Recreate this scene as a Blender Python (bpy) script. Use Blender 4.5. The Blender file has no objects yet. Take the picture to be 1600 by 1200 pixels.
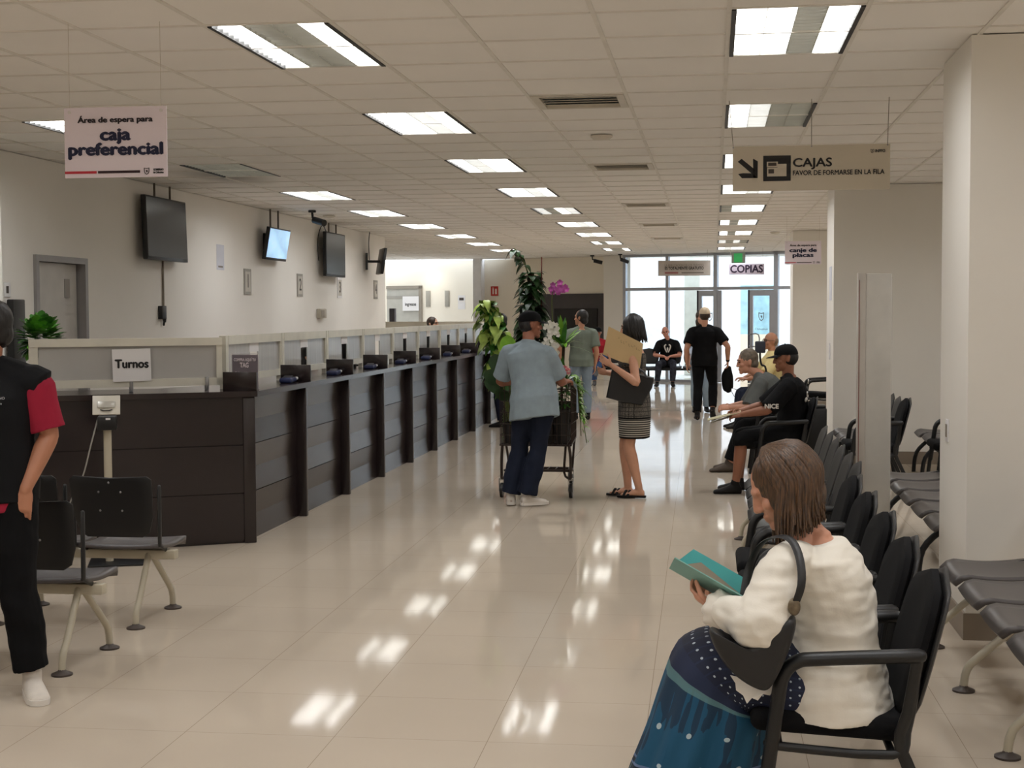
import bpy, bmesh, math, random
from mathutils import Vector, Matrix, noise as mnoise
PI = math.pi
V = Vector
SC = bpy.context.scene
COL = SC.collection
RNG = random.Random(7)

# ------------------------------------------------------------------ camera
CAM_F, CAM_YAW, CAM_PITCH, CAM_ROLL, CAM_H = 2276.0, .1374, .0491, -.0045, 1.644
def cam_axes():
    y, p, r = CAM_YAW, CAM_PITCH, CAM_ROLL
    f = V((-math.sin(y)*math.cos(p), math.cos(y)*math.cos(p), -math.sin(p)))
    a = V((math.cos(y), math.sin(y), 0)); u = a.cross(f)
    return a*math.cos(r)+u*math.sin(r), u*math.cos(r)-a*math.sin(r), f
def make_camera():
    a, u, f = cam_axes()
    cd = bpy.data.cameras.new('camera'); c = bpy.data.objects.new('camera', cd); COL.objects.link(c)
    cd.sensor_width = 36; cd.lens = CAM_F/1600*36; cd.clip_start = .05; cd.clip_end = 200
    m = Matrix((( a.x, u.x, -f.x, 0), (a.y, u.y, -f.y, 0), (a.z, u.z, -f.z, CAM_H), (0, 0, 0, 1)))
    c.matrix_world = m
    SC.camera = c
make_camera()

# ------------------------------------------------------------------ world, exposure
def make_world():
    w = bpy.data.worlds.new('daylight'); SC.world = w; w.use_nodes = True
    nt = w.node_tree; nt.nodes.clear()
    o = nt.nodes.new('ShaderNodeOutputWorld'); b = nt.nodes.new('ShaderNodeBackground')
    b.inputs['Color'].default_value = (.88, .94, 1.0, 1); b.inputs['Strength'].default_value = 2.7
    nt.links.new(b.outputs[0], o.inputs[0])
make_world()
SC.view_settings.view_transform = 'Standard'
SC.view_settings.look = 'None'
SC.view_settings.gamma = 1
SC.view_settings.use_curve_mapping = False
SC.view_settings.exposure = 0.2
SC.cycles.use_denoising = True
SC.cycles.max_bounces = 10
SC.cycles.diffuse_bounces = 7
SC.cycles.sample_clamp_indirect = 8
LIGHT_ON, LIGHT_DIM = 13.0, 3.6

# ------------------------------------------------------------------ materials
def lin(c):
    return tuple((v/255/12.92 if v/255 <= .04045 else ((v/255+.055)/1.055)**2.4) for v in c)
MATS = {}
def mat(name, rgb, rough=.5, metal=0., var=.06, scale=6., bump=0., bscale=80., spec=.5, alpha=1., trans=0., emit=0., stretch=None, coat=0., sheen=0.):
    if name in MATS: return MATS[name]
    m = bpy.data.materials.new(name); MATS[name] = m; m.use_nodes = True
    nt = m.node_tree; b = nt.nodes['Principled BSDF']
    c = lin(rgb)
    b.inputs['Roughness'].default_value = rough; b.inputs['Metallic'].default_value = metal
    b.inputs['Specular IOR Level'].default_value = spec
    b.inputs['Coat Weight'].default_value = coat
    b.inputs['Sheen Weight'].default_value = sheen
    tc = nt.nodes.new('ShaderNodeTexCoord'); src = tc.outputs['Object']
    if stretch:
        mp = nt.nodes.new('ShaderNodeMapping'); mp.inputs['Scale'].default_value = stretch
        nt.links.new(src, mp.inputs[0]); src = mp.outputs[0]
    n = nt.nodes.new('ShaderNodeTexNoise'); n.inputs['Scale'].default_value = scale; n.inputs['Detail'].default_value = 4
    nt.links.new(src, n.inputs['Vector'])
    r = nt.nodes.new('ShaderNodeValToRGB')
    r.color_ramp.elements[0].position = .3; r.color_ramp.elements[1].position = .7
    r.color_ramp.elements[0].color = (*[v*(1-var) for v in c], 1); r.color_ramp.elements[1].color = (*[min(1, v*(1+var)) for v in c], 1)
    nt.links.new(n.outputs['Fac'], r.inputs[0]); nt.links.new(r.outputs[0], b.inputs['Base Color'])
    if bump:
        n2 = nt.nodes.new('ShaderNodeTexNoise'); n2.inputs['Scale'].default_value = bscale; nt.links.new(src, n2.inputs['Vector'])
        bp = nt.nodes.new('ShaderNodeBump'); bp.inputs['Strength'].default_value = bump; bp.inputs['Distance'].default_value = .004
        nt.links.new(n2.outputs['Fac'], bp.inputs['Height']); nt.links.new(bp.outputs[0], b.inputs['Normal'])
    if trans: b.inputs['Transmission Weight'].default_value = trans
    if alpha < 1: b.inputs['Alpha'].default_value = alpha
    if emit:
        nt.links.new(r.outputs[0], b.inputs['Emission Color']); b.inputs['Emission Strength'].default_value = emit
    return m
def math_node(nt, op, a, b=None, c=None):
    n = nt.nodes.new('ShaderNodeMath'); n.operation = op
    for i, v in enumerate((a, b, c)):
        if v is None: continue
        if isinstance(v, (int, float)): n.inputs[i].default_value = v
        else: nt.links.new(v, n.inputs[i])
    return n.outputs[0]
def mix_col(nt, fac, a, b):
    n = nt.nodes.new('ShaderNodeMix'); n.data_type = 'RGBA'
    for k, v in ((0, fac), (6, a), (7, b)):
        if isinstance(v, (int, float)): n.inputs[k].default_value = v
        elif isinstance(v, tuple): n.inputs[k].default_value = (*v[:3], 1)
        else: nt.links.new(v, n.inputs[k])
    return n.outputs[2]

# ------------------------------------------------------------------ object helpers
def tag(o, label=None, cat=None, group=None, kind=None):
    if label: o['label'] = label
    if cat: o['category'] = cat
    if group: o['group'] = group
    if kind: o['kind'] = kind
    return o
def thing(name, label, cat, loc=(0, 0, 0), rz=0., group=None, kind=None):
    o = bpy.data.objects.new(name, None); COL.objects.link(o); o.empty_display_size = .1
    o.location = loc; o.rotation_euler = (0, 0, rz)
    return tag(o, label, cat, group, kind)
def dup(root, loc, rz=None, label=None, group=None):
    r = root.copy(); COL.objects.link(r); r.location = loc
    if rz is not None: r.rotation_euler = (0, 0, rz)
    if label: r['label'] = label
    if group: r['group'] = group
    for ch in list(root.children):
        c = ch.copy(); COL.objects.link(c); c.parent = r
        for g in ch.children:
            d = g.copy(); COL.objects.link(d); d.parent = c
    return r
class MB:
    """collects shapes; build() links them as one mesh object"""
    def __init__(s): s.bm = bmesh.new(); s.mi = 0
    def _paint(s, f):
        for x in f: x.material_index = s.mi
    def box(s, c, size, rot=None, bevel=0., seg=2):
        m = Matrix.Translation(V(c)) @ (rot.to_4x4() if rot is not None else Matrix.Identity(4)) @ Matrix.Diagonal((*size, 1))
        g = bmesh.ops.create_cube(s.bm, size=1, matrix=m); vs = g['verts']
        fs = list({f for v in vs for f in v.link_faces}); s._paint(fs)
        if bevel:
            es = list({e for v in vs for e in v.link_edges})
            r = bmesh.ops.bevel(s.bm, geom=es, offset=bevel, segments=seg, affect='EDGES', profile=.5); s._paint(r['faces'])
        return s
    def bx(s, x0, x1, y0, y1, z0, z1, bevel=0., seg=2):
        return s.box(((x0+x1)/2, (y0+y1)/2, (z0+z1)/2), (abs(x1-x0), abs(y1-y0), abs(z1-z0)), None, bevel, seg)
    def rings(s, rings, closed=True, cap=True):
        vr = [[s.bm.verts.new(p) for p in r] for r in rings]
        n = len(vr[0]); fs = []
        for a, b in zip(vr, vr[1:]):
            for i in range(n if closed else n-1):
                j = (i+1) % n
                fs.append(s.bm.faces.new((a[i], a[j], b[j], b[i])))
        if cap and closed and n > 2:
            fs.append(s.bm.faces.new(vr[0][::-1])); fs.append(s.bm.faces.new(vr[-1]))
        s._paint(fs); return s
    def tube(s, pts, rad, seg=12, side=None, round_cap=True, res=0):
        pts = [V(p) for p in pts]
        if isinstance(rad, tuple): rr = [rad]*len(pts)
        elif isinstance(rad, list): rr = [r if isinstance(r, tuple) else (r, r) for r in rad]
        else: rr = [(rad, rad)]*len(pts)
        if res: pts, rr = smooth_path(pts, rr, res)
        rings = []; prev = None; n = len(pts)
        for i, p in enumerate(pts):
            t = (pts[min(i+1, n-1)]-pts[max(i-1, 0)])
            if t.length < 1e-9: t = V((0, 0, 1))
            t.normalize()
            sd = V(side) if side is not None else prev
            if sd is None: sd = V((1, 0, 0)) if abs(t.x) < .8 else V((0, 1, 0))
            sd = sd-t*sd.dot(t)
            if sd.length < 1e-6: sd = t.orthogonal()
            sd.normalize(); up = t.cross(sd); prev = sd
            def ring(c, k):
                return [c+sd*(rr[i][0]*k*math.cos(a))+up*(rr[i][1]*k*math.sin(a)) for a in [2*PI*q/seg for q in range(seg)]]
            m = min(rr[i])
            if round_cap and i == 0:
                rings.append(ring(p-t*m*.95, .3)); rings.append(ring(p-t*m*.7, .72))
            rings.append(ring(p, 1))
            if round_cap and i == n-1:
                rings.append(ring(p+t*m*.7, .72)); rings.append(ring(p+t*m*.95, .3))
        return s.rings(rings)
    def ell(s, c, r, rot=None, u=16, v=10):
        m = Matrix.Translation(V(c)) @ (rot.to_4x4() if rot is not None else Matrix.Identity(4)) @ Matrix.Diagonal((*r, 1))
        g = bmesh.ops.create_uvsphere(s.bm, u_segments=u, v_segments=v, radius=1, matrix=m)
        s._paint({f for w in g['verts'] for f in w.link_faces}); return s
    def cyl(s, a, b, r, seg=16, r2=None):
        return s.tube([a, b], [r, r2 if r2 is not None else r], seg, round_cap=False)
    def lathe(s, prof, c=(0, 0, 0), seg=24, a0=0.):
        c = V(c)
        return s.rings([[c+V((r*math.cos(a0+2*PI*q/seg), r*math.sin(a0+2*PI*q/seg), z)) for q in range(seg)] for r, z in prof])
    def poly(s, pts, th=None, n=None):
        """flat polygon, extruded by th along n (thickness)"""
        pts = [V(p) for p in pts]
        if th is None:
            s._paint([s.bm.faces.new([s.bm.verts.new(p) for p in pts])]); return s
        if n is None: n = (pts[1]-pts[0]).cross(pts[2]-pts[0]).normalized()
        n = V(n)*th
        return s.rings([[p for p in pts], [p+n for p in pts]])
    def quadgrid(s, f, nu, nv):
        vs = [[s.bm.verts.new(f(i/nu, j/nv)) for j in range(nv+1)] for i in range(nu+1)]
        s._paint([s.bm.faces.new((vs[i][j], vs[i+1][j], vs[i+1][j+1], vs[i][j+1])) for i in range(nu) for j in range(nv)]); return s
    def build(s, name, mats, parent=None, smooth=True, loc=None, solid=0., kind=None, fixn=True):
        if fixn: bmesh.ops.recalc_face_normals(s.bm, faces=s.bm.faces)
        me = bpy.data.meshes.new(name); s.bm.to_mesh(me); s.bm.free()
        for m in (mats if isinstance(mats, (list, tuple)) else [mats]): me.materials.append(m)
        o = bpy.data.objects.new(name, me); COL.objects.link(o)
        if parent is not None: o.parent = parent
        if loc is not None: o.location = loc
        if smooth: shade(me)
        if solid:
            md = o.modifiers.new('thick', 'SOLIDIFY'); md.thickness = solid; md.offset = 0
        if kind: o['kind'] = kind
        return o
def shade(me, ang=40):
    me.polygons.foreach_set('use_smooth', [True]*len(me.polygons))
    bm = bmesh.new(); bm.from_mesh(me); c = math.radians(ang)
    for e in bm.edges:
        e.smooth = not (len(e.link_faces) == 2 and e.calc_face_angle(0) > c)
    bm.to_mesh(me); bm.free()
def smooth_path(pts, rr, k):
    """Catmull-Rom through points and radii"""
    n = len(pts); P2, R2 = [], []
    q = [V((*p, *r)[:3]) for p, r in zip(pts, rr)]
    rv = [V((r[0], r[1], 0)) for r in rr]
    def cr(A, i, t):
        a, b, c, d = A[max(i-1, 0)], A[i], A[i+1], A[min(i+2, n-1)]
        return .5*((2*b)+(c-a)*t+(2*a-5*b+4*c-d)*t*t+(3*b-a-3*c+d)*t**3)
    for i in range(n-1):
        for j in range(k):
            t = j/k; P2.append(cr(pts, i, t)); w = cr(rv, i, t); R2.append((max(w.x, .001), max(w.y, .001)))
    P2.append(pts[-1]); R2.append(rr[-1])
    return P2, R2
def text(s, size, parent, loc, rot=(PI/2, 0, 0), m=None, bold=0., name='lettering', align='CENTER', sx=1., ext=.0006):
    cu = bpy.data.curves.new('t', 'FONT'); cu.body = s; cu.size = size; cu.align_x = align; cu.align_y = 'CENTER'
    cu.offset = 0; cu.extrude = ext; cu.resolution_u = 3
    o = bpy.data.objects.new('t', cu); COL.objects.link(o)
    dg = bpy.context.evaluated_depsgraph_get()
    me = bpy.data.meshes.new_from_object(o.evaluated_get(dg)); me.name = name
    bpy.data.objects.remove(o); bpy.data.curves.remove(cu)
    if bold:
        b2 = bmesh.new(); b2.from_mesh(me); g = list(b2.verts)+list(b2.edges)+list(b2.faces)
        for i, (dx, dy) in enumerate(((bold, 0), (-bold, 0), (0, bold*.8), (0, -bold*.8))):
            r = bmesh.ops.duplicate(b2, geom=g); bmesh.ops.translate(b2, vec=(dx, dy, .0003*(i+1)), verts=[v for v in r['geom'] if isinstance(v, bmesh.types.BMVert)])
        b2.to_mesh(me); b2.free()
    if sx != 1.: me.transform(Matrix.Diagonal((sx, 1, 1, 1)))
    me.materials.clear(); me.materials.append(m)
    r = bpy.data.objects.new(name, me); COL.objects.link(r); r.location = loc; r.rotation_euler = rot
    if parent is not None: r.parent = parent
    return r
def text_fit(s, width, size, parent, loc, **k):
    """lettering whose total width is set exactly"""
    o = text(s, size, parent, loc, **k)
    w = o.data.vertices; xs = [v.co.x for v in w]; cw = max(xs)-min(xs); mid = (max(xs)+min(xs))/2
    al = k.get('align', 'CENTER')
    if al == 'CENTER': o.data.transform(Matrix.Diagonal((width/cw, 1, 1, 1)) @ Matrix.Translation((-mid, 0, 0)))
    else: o.data.transform(Matrix.Diagonal((width/cw, 1, 1, 1)) @ Matrix.Translation((-min(xs), 0, 0)))
    return o
ORD = ['nearest the camera', 'second from the camera', 'third from the camera', 'fourth from the camera', 'fifth from the camera', 'sixth from the camera', 'seventh from the camera', 'eighth from the camera', 'ninth from the camera', 'tenth from the camera', 'eleventh from the camera']
# ------------------------------------------------------------------ the room
CZ = 2.991
PITCH, GX, GY = .61, -.542, 6.65
def floor_material():
    m = mat('floor_tile', (196, 183, 166), .1, 0, .035, 1.1, spec=.07)
    nt = m.node_tree; b = nt.nodes['Principled BSDF']; base = b.inputs['Base Color'].links[0].from_socket
    tc = nt.nodes.new('ShaderNodeTexCoord'); sp = nt.nodes.new('ShaderNodeSeparateXYZ'); nt.links.new(tc.outputs['Object'], sp.inputs[0])
    X, Y = sp.outputs[0], sp.outputs[1]
    c, s = math.cos(.0088), math.sin(.0088)
    xr = math_node(nt, 'ADD', math_node(nt, 'MULTIPLY', X, c), math_node(nt, 'MULTIPLY', Y, s))
    yr = math_node(nt, 'SUBTRACT', math_node(nt, 'MULTIPLY', Y, c), math_node(nt, 'MULTIPLY', X, s))
    def line(co, off, w):
        q = math_node(nt, 'FRACT', math_node(nt, 'ADD', math_node(nt, 'DIVIDE', math_node(nt, 'SUBTRACT', co, off), .6), 100.5))
        return math_node(nt, 'LESS_THAN', math_node(nt, 'ABSOLUTE', math_node(nt, 'SUBTRACT', q, .5)), w)
    g = math_node(nt, 'MAXIMUM', line(xr, -2.0077, .002), line(yr, 5.453, .0016))
    # each tile its own faint tone
    fx = math_node(nt, 'FLOOR', math_node(nt, 'DIVIDE', math_node(nt, 'SUBTRACT', xr, -2.0077), .6))
    fy = math_node(nt, 'FLOOR', math_node(nt, 'DIVIDE', math_node(nt, 'SUBTRACT', yr, 5.453), .6))
    cb = nt.nodes.new('ShaderNodeCombineXYZ'); nt.links.new(fx, cb.inputs[0]); nt.links.new(fy, cb.inputs[1])
    wn = nt.nodes.new('ShaderNodeTexWhiteNoise'); wn.noise_dimensions = '2D'; nt.links.new(cb.outputs[0], wn.inputs['Vector'])
    tone = mix_col(nt, math_node(nt, 'MULTIPLY', wn.outputs['Value'], .1), base, lin((184, 170, 154)))
    nt.links.new(mix_col(nt, g, tone, lin((150, 134, 116))), b.inputs['Base Color'])
    rn = nt.nodes.new('ShaderNodeTexNoise'); rn.inputs['Scale'].default_value = 1.7; nt.links.new(tc.outputs['Object'], rn.inputs['Vector'])
    nt.links.new(math_node(nt, 'ADD', math_node(nt, 'MULTIPLY', rn.outputs['Fac'], .05), .03), b.inputs['Roughness'])
    return m
WALL = mat('wall_paint', (238, 234, 227), .75, 0, .02, 1.3, .06, 220)
WALL_B = mat('wall_paint_back', (238, 231, 216), .75, 0, .02, 1.3, .06, 220)
PILLAR = mat('pillar_paint', (231, 227, 219), .7, 0, .02, 1.3, .06, 220)
SKIRT = mat('skirting_tile', (136, 124, 110), .35, 0, .05, 4)
ALU = mat('aluminium', (176, 180, 188), .35, .7, .03, 8)
DARKALU = mat('dark_seal', (60, 62, 70), .5, .2)
WHITE_PAINT = mat('white_paint', (226, 224, 216), .5)
EXT = mat('outside_white', (226, 228, 232), .8)
def structure(o): o['kind'] = 'structure'; return o

o = structure(MB().bx(-9.7, 4.8, -4.2, 36.3, -.2, 0).build('floor', floor_material(), smooth=False))
structure(MB().bx(-6, 12, 36.3, 52, -.25, -.02).build('floor_outside', mat('pavement', (208, 206, 200), .8), smooth=False))

LIGHT_COLS = {'A': -3, 'B': 1, 'C': -7, 'D': 5}
def light_rows(c):
    if c == 'D': return [j for j in range(-3, 9) if j not in (3, 6)]
    return range(-3, 9)
HOLES = set()
for c, k in LIGHT_COLS.items():
    for j in light_rows(c):
        HOLES.add((k, 5*j)); HOLES.add((k, 5*j+1))
VENTS = [(-1, 4), (-1, 11), (-1, 19), (-1, 26), (-1, 33)]
for v in VENTS: HOLES.add(v)
def make_ceiling():
    mb = MB()
    x0, x1, y0, y1 = -15, 9, -18, 49
    for k in range(x0, x1):
        for n in range(y0, y1):
            if (k, n) in HOLES: continue
            a, b, c, d = GX+k*PITCH, GX+(k+1)*PITCH, GY+n*PITCH, GY+(n+1)*PITCH
            mb.poly([(a, c, CZ+.007), (a, d, CZ+.007), (b, d, CZ+.007), (b, c, CZ+.007)])
    mb.mi = 1
    w = .011
    X0, X1, Y0, Y1 = GX+x0*PITCH, GX+x1*PITCH, GY+y0*PITCH, GY+y1*PITCH
    for k in range(x0, x1+1): mb.bx(GX+k*PITCH-w, GX+k*PITCH+w, Y0, Y1, CZ, CZ+.02)
    for n in range(y0, y1+1): mb.bx(X0, X1, GY+n*PITCH-w, GY+n*PITCH+w, CZ+.0015, CZ+.02)
    mb.mi = 2
    mb.bx(X0, X1, Y0, Y1, CZ+.16, CZ+.2)
    t = mat('ceiling_tile', (243, 240, 235), .9, 0, .025, 1.2, .25, 160)
    nt = t.node_tree; b = nt.nodes['Principled BSDF']; base = b.inputs['Base Color'].links[0].from_socket
    # soot stains the ducts left on the tiles
    tc = nt.nodes.new('ShaderNodeTexCoord')
    for (sx, sy, r0, ex) in ((-4.75, 13.9, .5, 2.2), (-5.45, 12.75, .35, 1.6)):
        mp = nt.nodes.new('ShaderNodeMapping'); mp.vector_type = 'TEXTURE'
        mp.inputs['Location'].default_value = (sx, sy, CZ+.007); mp.inputs['Scale'].default_value = (r0, r0*ex, 1)
        nt.links.new(tc.outputs['Object'], mp.inputs[0])
        g = nt.nodes.new('ShaderNodeTexGradient'); g.gradient_type = 'SPHERICAL'; nt.links.new(mp.outputs[0], g.inputs[0])
        base = mix_col(nt, math_node(nt, 'MULTIPLY', math_node(nt, 'POWER', g.outputs['Fac'], 1.3), .8), base, lin((70, 62, 50)))
    nt.links.new(base, b.inputs['Base Color'])
    structure(mb.build('ceiling', [t, mat('ceiling_grid', (228, 224, 216), .6), WHITE_PAINT], smooth=False))
make_ceiling()

# left wall with its door opening
def wall_left():
    mb = MB()
    x0, x1 = -5.95, -5.78
    mb.bx(x0, x1, 10.6, 11.88, 0, CZ); mb.bx(x0, x1, 12.86, 25.4, 0, CZ); mb.bx(x0, x1, 11.88, 12.86, 2.13, CZ)
    structure(mb.build('wall_left', WALL, smooth=False))
    mb = MB(); mb.bx(-9.7, -9.5, -4.2, 38.8, 0, CZ); structure(mb.build('wall_outer_left', WALL, smooth=False))
    structure(MB().bx(-6.4, -5.425, 10.3, 10.6, 0, CZ).build('wall_left_corner', PILLAR, smooth=False))
    structure(MB().bx(-9.5, -6.4, 10.6, 10.8, 0, CZ).build('wall_left_return', WALL, smooth=False))
    structure(MB().bx(-9.5, -5.95, 25.2, 25.4, 0, CZ).build('wall_office_end', WALL, smooth=False))
    structure(MB().bx(-7.6, -7.45, 10.8, 15, 0, CZ).build('wall_office_back', WALL, smooth=False))
    d = thing('door_1', None, None, (-5.78, 12.37, 0), 0, kind='structure')
    GREY = mat('grey_door_metal', (150, 147, 146), .45, .2)
    f = MB(); f.bx(-.2, .03, -.52, -.465, 0, 2.16); f.bx(-.2, .03, .465, .52, 0, 2.16); f.bx(-.2, .03, -.465, .465, 2.105, 2.16)
    f.build('door_frame', GREY, d, smooth=False)
    lf = MB().box((-.05, -.155, 1.05), (.045, .62, 2.1)).build('door_leaf', mat('door_leaf_paint', (196, 192, 186), .5), d, smooth=False)
    MB().box((-.035, .19, 1.88), (.02, .11, .17)).build('lock_plate', mat('tarnished_steel', (128, 118, 108), .4, .7), d)
    MB().box((-.07, .315, 1.05), (.03, .27, 2.1)).build('side_panel', mat('door_leaf_paint', (196, 192, 186), .5), d, smooth=False)
wall_left()

# back wall, turned a little like the glazing beside it
def far_wall():
    # plane from (-9.5,38.6) to (-2.3,35.4)
    a, b = V((-9.6, 38.6, 0)), V((-2.62, 35.5, 0)); t = (b-a).normalized(); n = V((-t.y, t.x, 0))
    mb = MB(); q = [a, b, b+n*.2, a+n*.2]
    mb.rings([q, [p+V((0, 0, CZ)) for p in q]]); structure(mb.build('wall_back', WALL_B, smooth=False))
    c = V((-2.07, 34.7, 0))
    q = [b+V((0, -.35, 0)), c, c+V((.1, .35, 0)), b+V((.1, .3, 0))]
    structure(MB().rings([q, [p+V((0, 0, CZ)) for p in q]]).build('wall_back_corner', PILLAR, smooth=False))
    return a, t, n
BW_A, BW_T, BW_N = far_wall()
BW_RZ = math.atan2(BW_T.y, BW_T.x)
def on_back(x_px):
    """the point of the back wall seen along column x_px"""
    k = (x_px-1114.6)/2276
    u = (k*BW_A.y-BW_A.x)/(BW_T.x-k*BW_T.y)
    return BW_A+BW_T*u
def right_side():
    structure(MB().bx(1.25, 2.2, 7.45, 8.32, 0, CZ).build('wall_pillar_near', PILLAR, smooth=False))
    structure(MB().bx(1.28, 4.6, 16.0, 16.95, 0, CZ).build('wall_pillar_middle', PILLAR, smooth=False))
    structure(MB().bx(1.32, 4.6, 24.9, 25.75, 0, CZ).build('wall_pillar_far', PILLAR, smooth=False))
    structure(MB().bx(4.6, 4.8, -4.2, 36, 0, CZ).build('wall_right', WALL, smooth=False))
    structure(MB().bx(-9.6, 4.7, -4.2, -4, 0, CZ).build('wall_front', WALL, smooth=False))
    for i, (x0, x1, y0, y1) in enumerate(((1.25, 2.2, 7.45, 8.32), (1.28, 4.6, 16.0, 16.95), (1.32, 4.6, 24.9, 25.75))):
        mb = MB(); mb.bx(x0-.012, x0, y0-.012, y1+.012, 0, .135); mb.bx(x0, x1, y0-.012, y0, 0, .135)
        structure(mb.build('baseboard_'+('near', 'middle', 'far')[i], SKIRT, smooth=False))
    structure(MB().bx(-5.78, -5.768, 12.9, 25.4, 0, .135).build('baseboard_left', SKIRT, smooth=False))
right_side()

# ------------------------------------------------------------------ the glazed entrance
GZ_O, GZ_R = V((-2.07, 34.7, 0)), -.335
def gu(x_px):
    k = (x_px-1114.6)/2276
    return (34.7*k+2.07)/(.944+.329*k)
def glazing():
    gl = mat('clear_glass', (235, 242, 245), .02, 0, 0, trans=1., spec=.5)
    gl.node_tree.nodes['Principled BSDF'].inputs['IOR'].default_value = 1.05
    w = thing('window_1', None, None, GZ_O, GZ_R, kind='structure')
    L = gu(1228)+1.6
    f = MB()
    for x, hw in ((978.5, .035), (1044.5, .035), (1118.5, .045), (1210.5, .05)):
        u = gu(x); f.bx(u-hw, u+hw, -.06, .06, 0, CZ)
    f.bx(L-.04, L, -.06, .06, 0, CZ)
    f.bx(0, L, -.05, .05, 2.14, 2.21); f.bx(0, L, -.06, .06, CZ-.06, CZ); f.bx(0, gu(1092), -.05, .05, 0, .06)
    f.build('window_frame', ALU, w, smooth=False)
    xs = [0, gu(1044.5), gu(1118.5), gu(1210.5), L]
    for a, b in zip(xs, xs[1:]):
        MB().bx(a+.03, b-.03, -.004, .004, 2.21, CZ-.06).build('pane', gl, w, smooth=False)
    MB().bx(.03, gu(1044.5)-.03, -.004, .004, .06, 2.14).build('pane', gl, w, smooth=False)
    MB().bx(gu(1044.5)+.03, gu(1091), -.004, .004, .06, 2.14).build('pane', gl, w, smooth=False)
    MB().bx(gu(1210.5)+.05, L-.04, -.004, .004, .06, 2.14).build('pane', gl, w, smooth=False)
    return gl
GLASS = glazing()
INK = mat('black_ink', (24, 22, 24), .6)
def shield(mb, w, h, t):
    """outline crest in the xz plane around the origin"""
    def pr(k):
        return [V((x*w*k, 0, z*h*k)) for x, z in ((-.5, .5), (0, .42), (.5, .5), (.5, .0), (.36, -.3), (0, -.5), (-.36, -.3), (-.5, 0))]
    a, b = pr(1), pr(1-t)
    n = len(a)
    for i in range(n):
        j = (i+1) % n
        mb.poly([a[i], a[j], b[j], b[i]], .002, (0, -1, 0))
    mb.poly([V((x*w*.4, 0, z*h*.4)) for x, z in ((-.4, .3), (.3, .4), (.45, -.1), (0, -.45), (-.2, -.05))], .002, (0, -1, 0))
    return mb
def doors():
    for i, (x0, x1, name) in enumerate(((1092.5, 1127.5, 'door_2'), (1170.5, 1207, 'door_3'))):
        u0, u1 = gu(x0), gu(x1)
        p = GZ_O+Matrix.Rotation(GZ_R, 3, 'Z') @ V((u0, 0, 0))
        d = thing(name, None, None, p, GZ_R, kind='structure'); W = u1-u0
        f = MB(); f.bx(0, .075, -.03, .03, .01, 2.13); f.bx(W-.1, W, -.03, .03, .01, 2.13); f.bx(.075, W-.1, -.03, .03, 2.0, 2.13); f.bx(.075, W-.1, -.03, .03, .01, .22)
        f.build('door_frame', ALU, d, smooth=False)
        MB().bx(-.04, 0, -.035, .035, .01, 2.13).build('edge_seal', DARKALU, d, smooth=False)
        MB().bx(.075, W-.1, -.004, .004, .22, 2.0).build('pane', GLASS, d, smooth=False)
        sh = shield(MB(), .13, .2, .22).build('crest_sticker', mat('grey_ink', (110, 110, 112), .6), d, smooth=False)
        sh.location = (.075+(W-.175)*.5, -.008, 1.52)
        text('Chihuahua', .07, d, (.075+(W-.175)*.5, -.008, 1.24), m=mat('grey_ink', (110, 110, 112), .6))
        if i == 1:
            MB().tube([(.04, -.03, 1.12), (.04, -.13, 1.12), (.25, -.16, 1.12), (.25, -.16, .86), (.04, -.13, .86), (.04, -.03, .86)], .014, res=3).build('pull_handle', mat('brushed_steel', (150, 150, 152), .3, .8), d)
doors()
def outside():
    structure(MB().bx(-6, 12, 44, 44.2, 0, 6).build('wall_outside_back', EXT, smooth=False))
    structure(MB().bx(-6, -5.8, 36.3, 44, 0, 6).build('wall_outside_left', EXT, smooth=False))
    structure(MB().bx(-.75, -.35, 38.3, 38.7, 0, 4).build('wall_outside_post', mat('outside_cream', (220, 222, 214), .8), smooth=False))
    structure(MB().bx(12, 12.2, 35, 44, 0, 6).build('wall_outside_right', EXT, smooth=False))
    b = thing('billboard', 'pale blue and cream poster seen through the glass doors at the far end', 'poster', (1.15, 40.2, 0))
    MB().bx(-.42, .5, 0, .04, 1.02, 2.35).build('blue_panel', mat('poster_blue', (168, 208, 222), .6, 0, .25, 3), b, smooth=False)
    MB().bx(-.42, .5, 0, .04, .0, 1.02).build('cream_panel', mat('poster_cream', (240, 226, 204), .6), b, smooth=False)
outside()

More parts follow.
